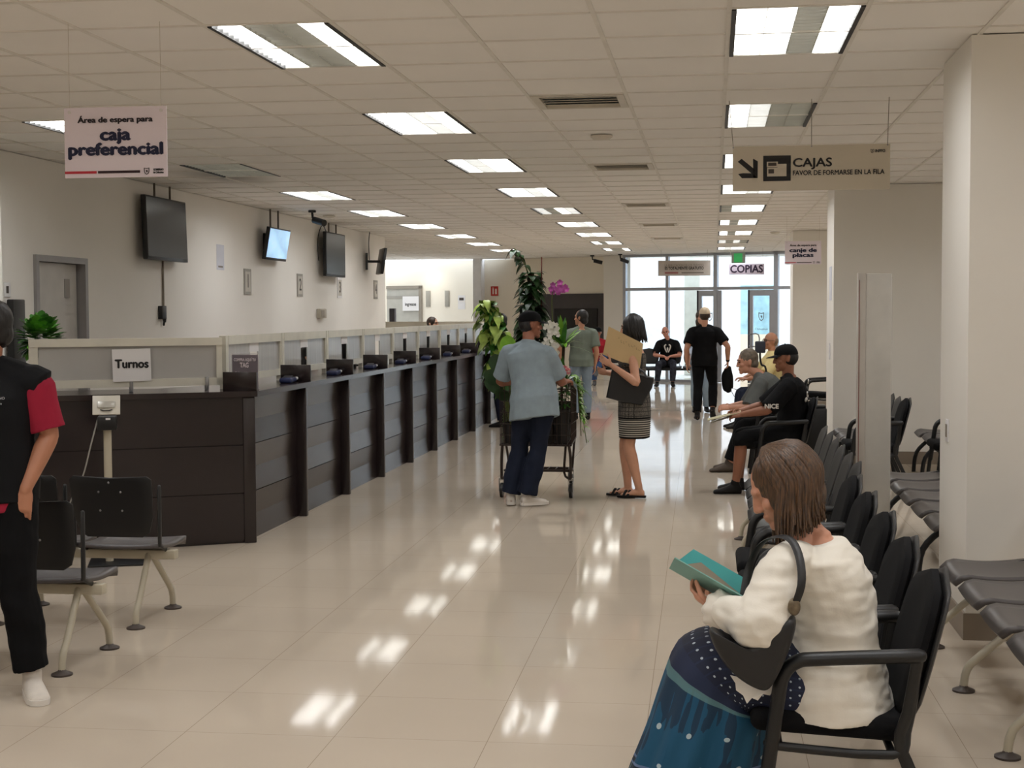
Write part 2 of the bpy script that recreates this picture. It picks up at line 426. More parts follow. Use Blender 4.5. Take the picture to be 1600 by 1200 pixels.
# ------------------------------------------------------------------ ceiling lights and vents
def make_light(levels, label, loc, first={}):
    t = thing('ceiling_light', label, 'ceiling light', loc, 0, 'recessed ceiling lights')
    W, L = PITCH-.024, 2*PITCH-.024
    key = tuple(levels)
    if key not in first:
        on = mat('tube_glow', (249, 250, 252), .5, 0, 0, emit=LIGHT_ON)
        dim = mat('tube_dim', (214, 216, 206), .5, 0, .25, 7, emit=LIGHT_DIM/10)
        mid = mat('tube_half', (236, 238, 242), .5, 0, .06, 9, emit=LIGHT_DIM)
        tr = MB()
        for s in (-1, 1): tr.bx(s*W/2, s*(W/2-.022), -L/2, L/2, -.004, .056)
        g = MB(); w = (W-.05)/4
        for i, lv in enumerate(levels):
            g.mi = lv; x = -W/2+.025+w*i
            g.quadgrid(lambda u, v: V((x+w*u, -L/2+L*v, .024)), 1, 1)
        lo = MB()
        for i in range(1, 4): lo.bx(-W/2+.025+w*i-.0015, -W/2+.025+w*i+.0015, -L/2, L/2, .006, .022)
        for i in range(0, 16):
            y = -L/2+.004+(L-.008)*i/15
            lo.bx(-W/2+.024, W/2-.024, y-.0012, y+.0012, .005, .022)
        ho = MB().bx(-W/2, W/2, -L/2, L/2, .056, .12)
        r = (tr.build('side_trim', mat('black_trim', (20, 19, 18), .5), t, smooth=False), g.build('diffuser', [dim, on, mid], t, smooth=False, fixn=False),
             lo.build('louver', mat('louver_white', (192, 191, 184), .5, .0), t, smooth=False), ho.build('housing', WHITE_PAINT, t, smooth=False))
        for f in r[1].data.polygons:
            pass
        first[key] = [q.data for q in r]
    else:
        for n, me in zip(('side_trim', 'diffuser', 'louver', 'housing'), first[key]):
            q = bpy.data.objects.new(n, me); COL.objects.link(q); q.parent = t
    return t
LV = {'A': {0: (1, 0, 0, 1), 4: (2, 0, 1, 2), 7: (1, 0, 1, 1), 8: (1, 0, 0, 1)},
      'B': {0: (1, 1, 0, 1), 1: (1, 2, 0, 0), 4: (0, 1, 1, 1), 5: (1, 0, 1, 1), 6: (1, 0, 1, 1), 7: (2, 0, 2, 0)},
      'C': {2: (0, 0, 0, 0)}, 'D': {}}
CN = {'A': 'in the middle column over the open floor', 'B': 'in the right column by the pillars', 'C': 'in the left column over the tellers', 'D': 'in the bay behind the pillars'}
def lights():
    first_in_view = {'A': 0, 'B': 0, 'C': 1, 'D': 2}
    for c, k in LIGHT_COLS.items():
        for j in light_rows(c):
            lv = LV[c].get(j, (1, 2, 1, 1) if (j+k) % 2 else (1, 1, 2, 1))
            x, y = GX+(k+.5)*PITCH, GY+5*j*PITCH+PITCH
            i = j-first_in_view[c]
            st = 'unlit' if lv == (0, 0, 0, 0) else 'lit'
            if i >= 0: lab = f'{st} ceiling light {ORD[i]} {CN[c]}'
            else: lab = f'lit ceiling light out of frame, {["closest", "next", "third", "fourth", "fifth"][-i-1]} {CN[c]}'
            make_light(lv, lab, (x, y, CZ))
lights()
def vents():
    first = None
    for i, (k, n) in enumerate(VENTS):
        loc = (GX+(k+.5)*PITCH, GY+(n+.5)*PITCH, CZ)
        lab = f'white square air vent in the ceiling tiles, {ORD[i]}'
        if first is None:
            first = t = thing('air_vent', lab, 'air vent', loc, 0, 'ceiling air vents')
            s = PITCH/2-.012
            pl = mat('vent_white', (208, 201, 188), .5)
            f = MB()
            for a in (-1, 1): f.bx(a*s, a*(s-.05), -s, s, -.004, .02); f.bx(-s+.05, s-.05, a*s, a*(s-.05), -.004, .02)
            f.build('frame', pl, t, smooth=False)
            for q in range(5):
                y = -.2+.1*q
                MB().box((0, y, .012), (2*s-.11, .104, .004), Matrix.Rotation(.14, 3, 'X')).build('slat', pl, t, smooth=False)
            MB().bx(-s, s, -s, s, .09, .1).build('duct', mat('duct_dark', (110, 104, 94), .7), t, smooth=False)
        else: dup(first, loc, None, lab)
vents()
# ------------------------------------------------------------------ the teller counter
WOOD = mat('dark_wood', (35, 26, 27), .24, 0, .18, 3, .03, 60, spec=.6, stretch=(1, 1, 14))
WOOD_TOP = mat('dark_worktop', (38, 28, 28), .18, 0, .1, 5, spec=.6)
CREAM = mat('cream_frame', (212, 208, 194), .45)
FROST = mat('frosted_acrylic', (186, 184, 180), .22, 0, .08, 2, alpha=.8, stretch=(1, 9, .6))
PAPER = mat('white_paper', (228, 226, 226), .7, 0, .01)
STEEL = mat('brushed_steel', (150, 150, 152), .3, .8)
BLACKP = mat('black_plastic', (20, 20, 21), .4)
CY0, CYS, CX = 10.05, 1.408, -3.26
NUNIT = 10
def boards(mb, L, face, z0, z1, n=6, ax='y', sgn=1):
    """clapboard front: boards leaning in turn, grooves between the pairs"""
    h = (z1-z0)/n
    for i in range(n):
        a, b = z0+i*h, z0+(i+1)*h-(.006 if i % 2 else .0)
        dx = .012 if i % 2 else 0.
        mb.rings([[V((face-dx-.0*sgn, 0, a)), V((face-dx, L, a)), V((face-.04, L, a)), V((face-.04, 0, a))],
                  [V((face-.012+dx, 0, b)), V((face-.012+dx, L, b)), V((face-.04, L, b)), V((face-.04, 0, b))]])
    return mb
def counter():
    first = None
    for i in range(NUNIT):
        y = CY0+CYS*i
        lab = f'dark brown clapboard counter unit, {ORD[i]} along the teller line'
        if first is None:
            t = first = thing('counter_unit', lab, 'counter', (CX, y, 0), 0, 'teller counter units')
            boards(MB(), CYS-.05, -.075, .0, 1.045).build('front_panel', WOOD, t, smooth=False)
            MB().bx(-.10, 0, CYS-.055, CYS, 0, 1.05, .006).build('post', WOOD, t)
            mb = MB(); mb.bx(-.62, -.6, .75, CYS, 0, 1.05); mb.bx(-.6, -.12, CYS-.03, CYS, 0, 1.05); mb.build('carcass', WOOD, t, smooth=False)
        else: dup(first, (CX, y, 0), None, lab)
    t = thing('counter_unit', 'dark end counter facing the camera below the Turnos screen', 'counter', (CX, CY0, 0), .4986, 'teller counter units')
    mb = MB()
    for i in range(3):
        mb.bx(-2.0, -.06, -.0-.004*(i % 2), .03, .02+.345*i, .02+.345*(i+1)-.007)
    mb.bx(-2.0, -.06, .022, .05, 0, 1.05); mb.build('front_panel', WOOD, t, smooth=False)
    MB().bx(-.075, .012, -.012, .1, 0, 1.05, .006).build('post', WOOD, t)
    mb = MB(); mb.bx(-2.02, -1.98, .03, .6, 0, 1.05); mb.build('carcass', WOOD, t, smooth=False)
    # continuous worktop
    R = Matrix.Rotation(.4986, 3, 'Z'); P0 = V((CX, CY0, 0))
    ye = CY0+CYS*NUNIT
    e = lambda x, y: P0+R @ V((x, y, 0))
    ow = [V((CX+.04, ye, 0)), V((CX+.04, CY0-.02, 0)), e(-.02, -.05), e(-2.05, -.05), e(-2.05, .62), e(-.6, .62), V((CX-.62, CY0+.75, 0)), V((CX-.62, ye, 0))]
    mb = MB(); mb.rings([[p+V((0, 0, 1.052)) for p in ow], [p+V((0, 0, 1.092)) for p in ow]])
    o = mb.build('countertop', WOOD_TOP, None, smooth=False); tag(o, 'long glossy dark worktop running along the whole teller counter', 'countertop')
    # screens over the counter
    first = None
    for i in range(NUNIT-1):
        y = CY0+.23+CYS*i
        lab = f'cream framed frosted screen on the counter, {ORD[i]} after the Turnos panel'
        if first is None:
            L = CYS
            t = first = thing('counter_screen', lab, 'screen', (-3.56, y, 1.092), 0, 'frosted screens along the counter')
            f = MB(); f.bx(-.025, .025, 0, .06, 0, .39); f.bx(-.02, .02, L-.03, L-.002, 0, .39); f.bx(-.028, .028, .06, L-.03, .325, .39); f.bx(-.02, .02, .06, L-.03, .045, .095)
            f.build('frame', CREAM, t, smooth=False)
            MB().bx(-.004, .004, .06, .62, .095, .325).build('frosted_panel', FROST, t, smooth=False)
            MB().bx(-.004, .004, .82, L-.03, .095, .325).build('frosted_panel', FROST, t, smooth=False)
            MB().bx(.005, .007, .6, .83, .255, .325).build('paper_strip', PAPER, t, smooth=False)
        else: dup(first, (-3.56, y, 1.092), None, lab)
    # Turnos screen
    t = thing('counter_screen', 'long cream framed frosted panel carrying the Turnos sheet at the counter end', 'screen', e(-.178, .25)+V((0, 0, 1.092)), .4986, 'frosted screens along the counter')
    f = MB(); f.bx(-1.33, -1.27, -.02, .02, .035, .38); f.bx(-.04, 0, -.02, .02, .035, .38); f.bx(-1.33, 0, -.028, .028, .325, .38); f.bx(-1.33, 0, -.02, .02, .035, .09)
    f.build('frame', CREAM, t, smooth=False)
    MB().bx(-1.27, -.04, -.004, .004, .09, .325).build('frosted_panel', FROST, t, smooth=False)
    for x in (-.642, -.11):
        c = MB(); c.bx(x-.012, x+.012, -.03, .03, 0, .1, .004); c.build('clamp', STEEL, t)
    p = thing('turnos_notice', 'white sheet reading Turnos taped to the frosted end screen', 'notice', e(-.817, .218)+V((0, 0, 1.168)), .4986)
    MB().box((0, 0, .115), (.265, .002, .23), Matrix.Rotation(-.02, 3, 'Y')).build('sheet', PAPER, p, smooth=False)
    text_fit('Turnos', .235, .085, p, (0, -.003, .122), m=INK, bold=.004)
    # privacy dividers and blue terminals
    d0 = b0 = None
    BL = mat('blue_plastic', (34, 44, 82), .4)
    for i in range(NUNIT):
        y = CY0+CYS*i
        nm = ['at the counter corner beside the purple sign'] + [f'{q} down the teller line' for q in ('first', 'second', 'third', 'fourth', 'fifth', 'sixth', 'seventh', 'eighth', 'ninth')]
        if i == 0:
            d0 = MB().bx(-.13, .12, -.012, .012, 0, .135, .003).build('counter_divider', WOOD, None, loc=(CX-.09, y, 1.092))
            tag(d0, 'black wooden divider standing on the counter, '+nm[0], 'divider', 'dividers on the counter')
        else:
            q = d0.copy(); COL.objects.link(q); q.location = (CX-.09, y, 1.092); q['label'] = 'black wooden divider standing on the counter, '+nm[i]
        if i:
            lab = f'dark blue card terminal lying on the counter before divider {"one two three four five six seven eight nine".split()[i-1]} of the teller line'
            if b0 is None:
                b0 = thing('card_terminal', lab, 'terminal', (CX-.1, y-.2, 1.092), .1, 'blue terminals on the counter')
                MB().box((0, 0, .022), (.1, .24, .04), None, .014, 3).build('body', BL, b0)
                MB().box((0, -.02, .045), (.07, .11, .012), Matrix.Rotation(.12, 3, 'X'), .004).build('keypad', mat('blue_dark', (22, 26, 44), .5), b0)
                MB().box((.03, .125, .03), (.05, .05, .022), None, .008).build('receipt', PAPER, b0)
            else: dup(b0, (CX-.1, y-.2, 1.092), None, lab)
    # TAG stand
    t = thing('sign_stand', 'small purple TAG sign in a clear holder at the counter corner', 'sign', (-3.385, 10.26, 1.092), .0)
    h = MB(); h.bx(-.105, .105, -.005, -.003, 0, .262); h.bx(-.105, .105, .003, .005, 0, .262); h.bx(-.105, .105, -.04, .04, 0, .003)
    h.build('holder', mat('clear_acrylic', (225, 215, 218), .1, alpha=.12), t, smooth=False)
    MB().bx(-.097, .097, -.002, .002, .004, .252).build('printed_sheet', mat('purple_print', (52, 36, 62), .5, 0, .15, 5), t, smooth=False)
    W = mat('white_ink', (225, 215, 220), .6)
    text_fit('COMPRA AQUÍ TU', .165, .03, t, (0, -.006, .215), m=W, bold=.001)
    text_fit('TAG', .066, .05, t, (-.004, -.006, .175), m=W, bold=.002)
    text_fit('Gobierno de estado', .15, .02, t, (0, -.006, .122), m=W)
    text_fit('Chihuahua', .08, .02, t, (0, -.006, .1), m=W)
    # monitors on the clerks' side
    m0 = None
    for i, y in enumerate((15.0, 17.9, 19.25, 20.7, 22.0)):
        lab = f'black monitor behind the frosted screens, {ORD[i]}'
        if m0 is None:
            m0 = thing('monitor', lab, 'monitor', (-3.75, y, 1.092), -.5, 'clerks monitors')
            MB().bx(-.02, .02, -.2, .2, .08, .36, .006).build('display', BLACKP, m0)
            b = MB(); b.bx(-.08, .08, -.09, .09, 0, .012, .004); b.cyl((0, 0, .01), (0, 0, .12), .018); b.build('stand', BLACKP, m0)
        else: dup(m0, (-3.75, y, 1.092), None, lab)
    # rear counter seen far behind, across the room
    t = thing('counter_unit', 'pale counter with a low screen along the back office wall', 'counter', (-5.6, 28.2, 0), 0)
    MB().bx(-2.2, 1.2, 0, .6, 0, 1.1, .01).build('body', mat('pale_laminate', (196, 190, 178), .4), t)
    MB().bx(-2.2, 1.2, .05, .08, 1.1, 1.47).build('screen', CREAM, t)
counter()

# ------------------------------------------------------------------ ticket printer on its pole
def printer():
    t = thing('ticket_printer', 'ticket printer on a beige pole before the end counter', 'printer', (-3.955, 9.12, 0), .35)
    mb = MB(); mb.bx(-.13, .22, -.17, .17, 0, .014, .004); mb.build('base_plate', BLACKP, t)
    MB().cyl((0, 0, .01), (0, 0, .9), .026, 16).build('pole', mat('beige_metal', (186, 178, 158), .4), t)
    MB().box((0, 0, .93), (.12, .14, .09), None, .008).build('printer_body', BLACKP, t)
    MB().box((.01, -.08, .96), (.03, .004, .012)).build('paper_slip', PAPER, t, smooth=False)
    pl = MB().box((0, -.06, 1.05), (.175, .012, .13), Matrix.Rotation(-.35, 3, 'X'), .003).build('panel', mat('panel_white', (216, 212, 200), .35), t)
    sc = MB().box((0, -.075, 1.055), (.11, .008, .045), Matrix.Rotation(-.35, 3, 'X'), .003); sc.build('window', mat('panel_silver', (188, 186, 178), .3, .3), pl)
    MB().tube([(-.035, -.085, 1.022), (-.02, -.092, 1.016), (.02, -.092, 1.016), (.035, -.085, 1.022)], .004).build('paper_exit', mat('dark_slot', (60, 54, 48), .5), pl)
    c = MB().tube([(-.06, -.03, .95), (-.1, -.05, .8), (-.16, -.03, .58), (-.24, 0, .42), (-.3, .05, .2), (-.3, .1, .01)], .005, 8, res=5).build('cable', mat('grey_cable', (150, 148, 142), .5), t)
printer()

# ------------------------------------------------------------------ hanging signs
NAVY = mat('navy_ink', (24, 28, 62), .6)
LAV = mat('sign_lavender', (232, 221, 230), .6, 0, .01)
RED = mat('red_band', (186, 40, 56), .6)
MAROON = mat('maroon_band', (44, 14, 24), .6)
CORD = mat('nylon_cord', (120, 112, 100), .6)
def band(x0, x1, z0, z1, name, m, t):
    return MB().bx(x0, x1, -.0035, -.001, z0, z1).build(name, m, t, smooth=False)
def area_sign(loc, w, h, top, big1, big2, label, big=.078, f1=.24, f2=.93):
    t = thing('hanging_sign', label, 'sign', loc, 0, 'hanging direction signs')
    MB().bx(-w/2, w/2, -.001, .003, -h/2, h/2).build('panel', LAV, t, smooth=False)
    for s in (-1, 1):
        MB().cyl((s*(w/2-.027), -.004, h/2-.02), (s*(w/2-.027), 0, h/2-.02), .008, 12).build('grommet', mat('grommet', (220, 214, 214), .3, .4), t)
        MB().cyl((s*(w/2-.027), .001, h/2-.02), (s*(w/2-.027), .001, CZ-loc[2]), .0012, 6).build('cord', mat('clear_cord', (200, 190, 178), .3), t)
    text_fit(top, w*.735, .036, t, (0, -.003, h*.318), m=mat('dark_ink', (34, 24, 34), .6), bold=.0016)
    text_fit(big1, w*f1, big, t, (0, -.003, h*.105), m=NAVY, bold=.004)
    text_fit(big2, w*f2, big, t, (0, -.003, -h*.105), m=NAVY, bold=.004)
    band(-w/2, -w*.19, -h*.44, -h*.405, 'red_stripe', RED, t); band(-w*.175, w*.235, -h*.44, -h*.405, 'dark_stripe', MAROON, t)
    c = shield(MB(), .026, .032, .2).build('crest', INK, t, smooth=False); c.location = (w*.3, -.002, -h*.42)
    text_fit('GOBIERNO', .05, .013, t, (w*.415, -.003, -h*.40), m=INK, bold=.0006)
    text_fit('de Chihuahua', .05, .012, t, (w*.415, -.003, -h*.44), m=INK, bold=.0006)
area_sign((-2.753, 6.5, 2.442), .499, .325, 'Área de espera para', 'caja', 'preferencial', 'lavender hanging sign reading caja preferencial at upper left', f1=.305)
area_sign((1.265, 21.2, 2.475), .51, .33, 'Área de espera para', 'canje de', 'placas', 'lavender hanging sign reading canje de placas by the far pillar', f1=.76, f2=.58)
def cajas():
    t = thing('hanging_sign', 'long white hanging sign reading CAJAS with an arrow', 'sign', (.6125, 9.5, 2.555), 0, 'hanging direction signs')
    k = .983/793
    X = lambda x: (x-541)*k
    Z = lambda y: (840-y)*k
    MB().bx(-.4915, .4915, -.002, .004, -.1425, .1425).build('panel', mat('sign_cream', (206, 196, 178), .55, 0, .01), t, smooth=False)
    for x0, x1 in ((-.488, -.515), (.004, .004), (.475, .485)):
        MB().tube([(x0, .001, .135), (x1, .02, CZ-2.555)], .0022, 6).build('cord', CORD, t)
        MB().cyl((x0, -.005, .136), (x0, .006, .136), .005, 10).build('bolt', STEEL, t)
    a = MB(); th = (.0015, (0, -1, 0))
    f = lambda pts: a.poly([V((X(x), -.002, Z(y))) for x, y in pts], *th)
    f([(170, 803), (190, 788), (262, 848), (245, 868)]); f([(248, 788), (272, 802), (272, 888), (250, 888)]); f([(172, 866), (196, 862), (250, 864), (272, 888), (192, 888)])
    a.build('arrow', INK, t, smooth=False)
    i = MB(); i.bx(X(300), X(440), -.0035, -.002, Z(905), Z(775), .0)
    ic = i.build('icon_box', INK, t, smooth=False)
    w = mat('icon_white', (206, 196, 180), .6)
    j = MB(); j.bx(X(320), X(418), -.005, -.0035, Z(881), Z(836)); j.bx(X(372), X(418), -.005, -.0035, Z(836), Z(818)); j.bx(X(318), X(374), -.005, -.0035, Z(834), Z(806))
    j.build('cash_register', w, ic, smooth=False)
    j = MB(); j.bx(X(325), X(367), -.0062, -.005, Z(827), Z(811)); j.bx(X(326), X(355), -.0062, -.005, Z(866), Z(844)); j.build('register_screen', mat('icon_grey', (70, 62, 56), .6), ic, smooth=False)
    text_fit('CAJAS', 198*k, 62*k, t, (X(450), -.004, Z(815)), m=INK, bold=.0022, align='LEFT')
    text_fit('FAVOR DE FORMARSE EN LA FILA', 460*k, 35*k, t, (X(450), -.004, Z(867)), m=INK, bold=.0010, align='LEFT')
    c = shield(MB(), .02, .026, .2).build('crest', INK, t, smooth=False); c.location = (X(848), -.003, Z(761))
    text_fit('INPPO', 50*k, 22*k, t, (X(888), -.004, Z(761)), m=INK, bold=.0006)
cajas()
def far_signs():
    t = thing('hanging_sign', 'purple and white COPIAS sign hanging before the glass doors', 'sign', (.70, 31.5, 2.54), 0, 'hanging direction signs')
    MB().bx(-.37, .37, -.002, .004, -.115, .115).build('panel', mat('copias_lilac', (214, 204, 222), .6), t, smooth=False)
    text_fit('COPIAS', .69, .225, t, (0, -.004, 0), m=mat('copias_ink', (52, 36, 66), .6), bold=.008)
    for s in (-1, 1): MB().cyl((s*.34, .001, .11), (s*.34, .001, CZ-2.54), .002, 6).build('cord', CORD, t)
    t = thing('hanging_sign', 'grey hanging sign with small dark lettering and a red line before the glazing', 'sign', (-.63, 32.0, 2.59), 0, 'hanging direction signs')
    MB().bx(-.565, .565, -.002, .004, -.165, .165).build('panel', mat('sign_grey', (176, 168, 160), .6), t, smooth=False)
    text_fit('LA REALIZACIÓN DE LOS TRÁMITES', .84, .075, t, (0, -.004, .06), m=mat('grey_text', (120, 112, 104), .6))
    text_fit('ES TOTALMENTE GRATUITO', .84, .09, t, (0, -.004, -.005), m=INK, bold=.003)
    MB().bx(-.42, -.13, -.004, -.002, -.12, -.08).build('red_line', mat('dull_red', (150, 96, 96), .6), t, smooth=False)
    MB().bx(-.06, .42, -.004, -.002, -.115, -.088).build('grey_line', mat('grey_text', (120, 112, 104), .6), t, smooth=False)
    for s in (-1, 1): MB().cyl((s*.5, .001, .16), (s*.5, .001, CZ-2.59), .002, 6).build('cord', CORD, t)
    p = GZ_O+Matrix.Rotation(GZ_R, 3, 'Z') @ V((gu(1156), -.16, 2.86))
    t = thing('exit_sign', 'green emergency exit sign fixed above the glass doors', 'sign', p, GZ_R)
    MB().bx(-.16, .16, -.02, .02, -.12, .12, .01).build('sign_box', mat('exit_grey', (176, 186, 180), .5), t)
    MB().bx(-.1, .1, -.026, -.02, -.1, .1).build('green_face', mat('exit_green', (60, 170, 96), .5, emit=.35), t, smooth=False)
    MB().bx(-.02, .02, .0, .14, -.02, .02).build('bracket', STEEL, t, smooth=False)
far_signs()

# ------------------------------------------------------------------ televisions on the left wall
def tv(loc, w, h, rz, tilt, screen, label, hang, cable=None):
    """faces +X locally"""
    t = thing('television', label, 'television', loc, rz, 'televisions on the left wall')
    R = Matrix.Rotation(tilt, 3, 'Y')
    MB().box((0, 0, 0), (.05, w, h), R, .006).build('casing', BLACKP, t)
    MB().box(R @ V((.0265, 0, .008)), (.003, w-.03, h-.05), R).build('screen', screen, t, smooth=False)
    d = (-5.775-loc[0])/math.cos(rz)
    m = MB(); q = .05 if rz > .2 else .15; d += .03 if rz > .2 else 0; m.bx(d+.002, d+.03, -q, q, -.14, .14)
    m.tube([(d+.02, 0, 0), ((d)/2, .05, .0), (-.03, 0, 0)], .022, 8); m.build('wall_bracket', BLACKP, t)
    if hang:
        for s in (-.18, .2): MB().cyl((-.03, s*w, h/2-.1), (-.03, s*w, CZ-loc[2]), .012, 8).build('ceiling_rod', mat('rod_grey', (96, 88, 78), .5, .3), t)
    if cable: MB().tube([V(c) for c in cable], .007, 8, res=4).build('cable', BLACKP, t)
    return t
OFF = mat('screen_off', (30, 28, 27), .22, 0, .05, 2, spec=.25)
def tvs():
    onm = mat('screen_on', (150, 186, 216), .3, 0, .3, 1.6, emit=.9, stretch=(1, 1.2, 2.6))
    tv((-5.68, 14.65, 2.523), 1.14, .65, 0, -.03, OFF, 'large black television, switched off, closest to the camera on the left wall', True)
    tv((-5.64, 18.45, 2.543), .90, .42, 0, .17, onm, 'television showing a pale blue picture on the left wall', True)
    tv((-5.66, 21.45, 2.52), 1.12, .655, 0, -.0, OFF, 'dark television hanging between the blue screen and the last one', True, [(-.04, -.3, .33), (-.05, -.5, .42), (-.08, -.64, .2), (-.08, -.60, -.1)])
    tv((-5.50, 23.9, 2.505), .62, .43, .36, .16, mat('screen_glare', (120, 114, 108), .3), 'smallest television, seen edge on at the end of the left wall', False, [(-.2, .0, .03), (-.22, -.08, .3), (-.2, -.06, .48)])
tvs()
def wall_bits():
    x = -5.78
    fr = mat('plate_grey', (158, 152, 142), .45, .2)
    for i, (y, zc, lab, c) in enumerate(((17.64, 2.043, 'grey framed number plate one under the blue television', '1'), (19.97, 2.04, 'grey framed number plate two left of the third television', '2'),
                                    (22.18, 2.04, 'white number sheet under the dark third television', '3'), (24.63, 2.047, 'grey framed number plate below the smallest television', '4'))):
        t = thing('number_plate', lab, 'number plate', (x, y, zc), PI/2, 'number plates on the left wall')
        MB().bx(-.135, .135, -.012, 0, -.16, .16).build('frame', PAPER if i == 2 else fr, t, smooth=False)
        MB().bx(-.1, .1, -.014, -.012, -.125, .125).build('plate', mat('plate_face', (196, 190, 178), .5), t, smooth=False)
        text(c, .24, t, (0, -.015, 0), m=mat('plate_ink', (70, 62, 56), .6), bold=.002, name='numeral')
    t = thing('wall_notice', 'pale paper notice on the left wall between the first two televisions', 'notice', (x, 16.65, 2.31), PI/2)
    MB().bx(-.13, .13, -.003, 0, -.15, .15).build('sheet', mat('pale_paper', (205, 206, 214), .7), t, smooth=False)
    MB().bx(-.08, .08, -.004, -.003, -.12, -.1).build('print', mat('grey_text', (120, 112, 104), .6), t, smooth=False)
    t = thing('thermostat', 'small beige box on the left wall under the third television', 'thermostat', (x, 21.0, 1.64), PI/2)
    MB().bx(-.16, .2, -.06, 0, -.07, .07, .01).build('body', mat('beige_plastic', (176, 168, 152), .5), t)
    MB().bx(-.12, .06, -.065, -.06, -.05, .05).build('face', mat('beige_dark', (140, 130, 116), .5), t)
    t = thing('power_socket', 'black plug and adapter at the foot of the cable under the first television', 'socket', (x, 14.73, 1.66), PI/2)
    MB().bx(-.06, .06, -.05, 0, -.07, .07, .006).build('adapter', BLACKP, t)
    MB().tube([(.02, -.02, -.05), (.06, -.03, -.1), (.07, -.03, .05), (.05, -.02, -.13)], .012, 8, res=4).build('plug_cable', BLACKP, t)
    MB().cyl((.07, -.012, .07), (.07, -.012, .56), .011, 8).build('conduit', mat('conduit_grey', (140, 130, 116), .5), t)
    t = thing('wall_outlet', 'white outlet plate on the wall corner at the left picture edge', 'outlet', (-5.78, 11.36, 1.85), PI/2)
    MB().bx(-.05, .06, -.01, 0, -.06, .06, .004).build('plate', PAPER, t)
    MB().bx(-.02, .02, -.012, -.01, -.03, .03).build('socket_face', mat('plate_ink', (70, 62, 56), .6), t)
    t = thing('dark_board', 'black board standing by the wall corner behind the leafy plant', 'board', (-5.72, 11.40, 0), PI/2)
    MB().bx(-.1, .11, -.03, .03, 0, 1.77, .01).build('panel', BLACKP, t)
    # cameras
    for lab, p, rz in (('black bullet camera under the ceiling above the blue television', (-5.2, 18.6, CZ), -.6), ('black bullet camera under the ceiling at the glazing corner', (-2.15, 34.0, CZ), .8), ('small black camera under the ceiling over the dark window', (-2.85, 34.6, CZ), 0)):
        t = thing('security_camera', lab, 'camera', p, rz, 'ceiling cameras')
        m = MB(); m.cyl((0, 0, -.002), (0, 0, -.03), .05); m.tube([(0, 0, -.03), (.01, 0, -.1), (.08, 0, -.13)], .016, 8); m.build('mount', BLACKP, t)
        MB().tube([(.04, 0, -.13), (.24, 0, -.18)], .045, 12, round_cap=False).build('body', BLACKP, t)
    for lab, p in (('round ceiling detector near the second air vent', (-.85, 11.21, CZ)), ('small round ceiling detector near the far pillar', (1.04, 25.3, CZ)), ('small ceiling detector above the left-hand televisions', (-5.27, 19.7, CZ))):
        t = thing('smoke_detector', lab, 'smoke detector', p, 0, 'ceiling detectors')
        MB().lathe([(.085, 0), (.085, -.012), (.06, -.03), (.0, -.034)]).build('body', mat('vent_white', (208, 201, 188), .5), t)
wall_bits()
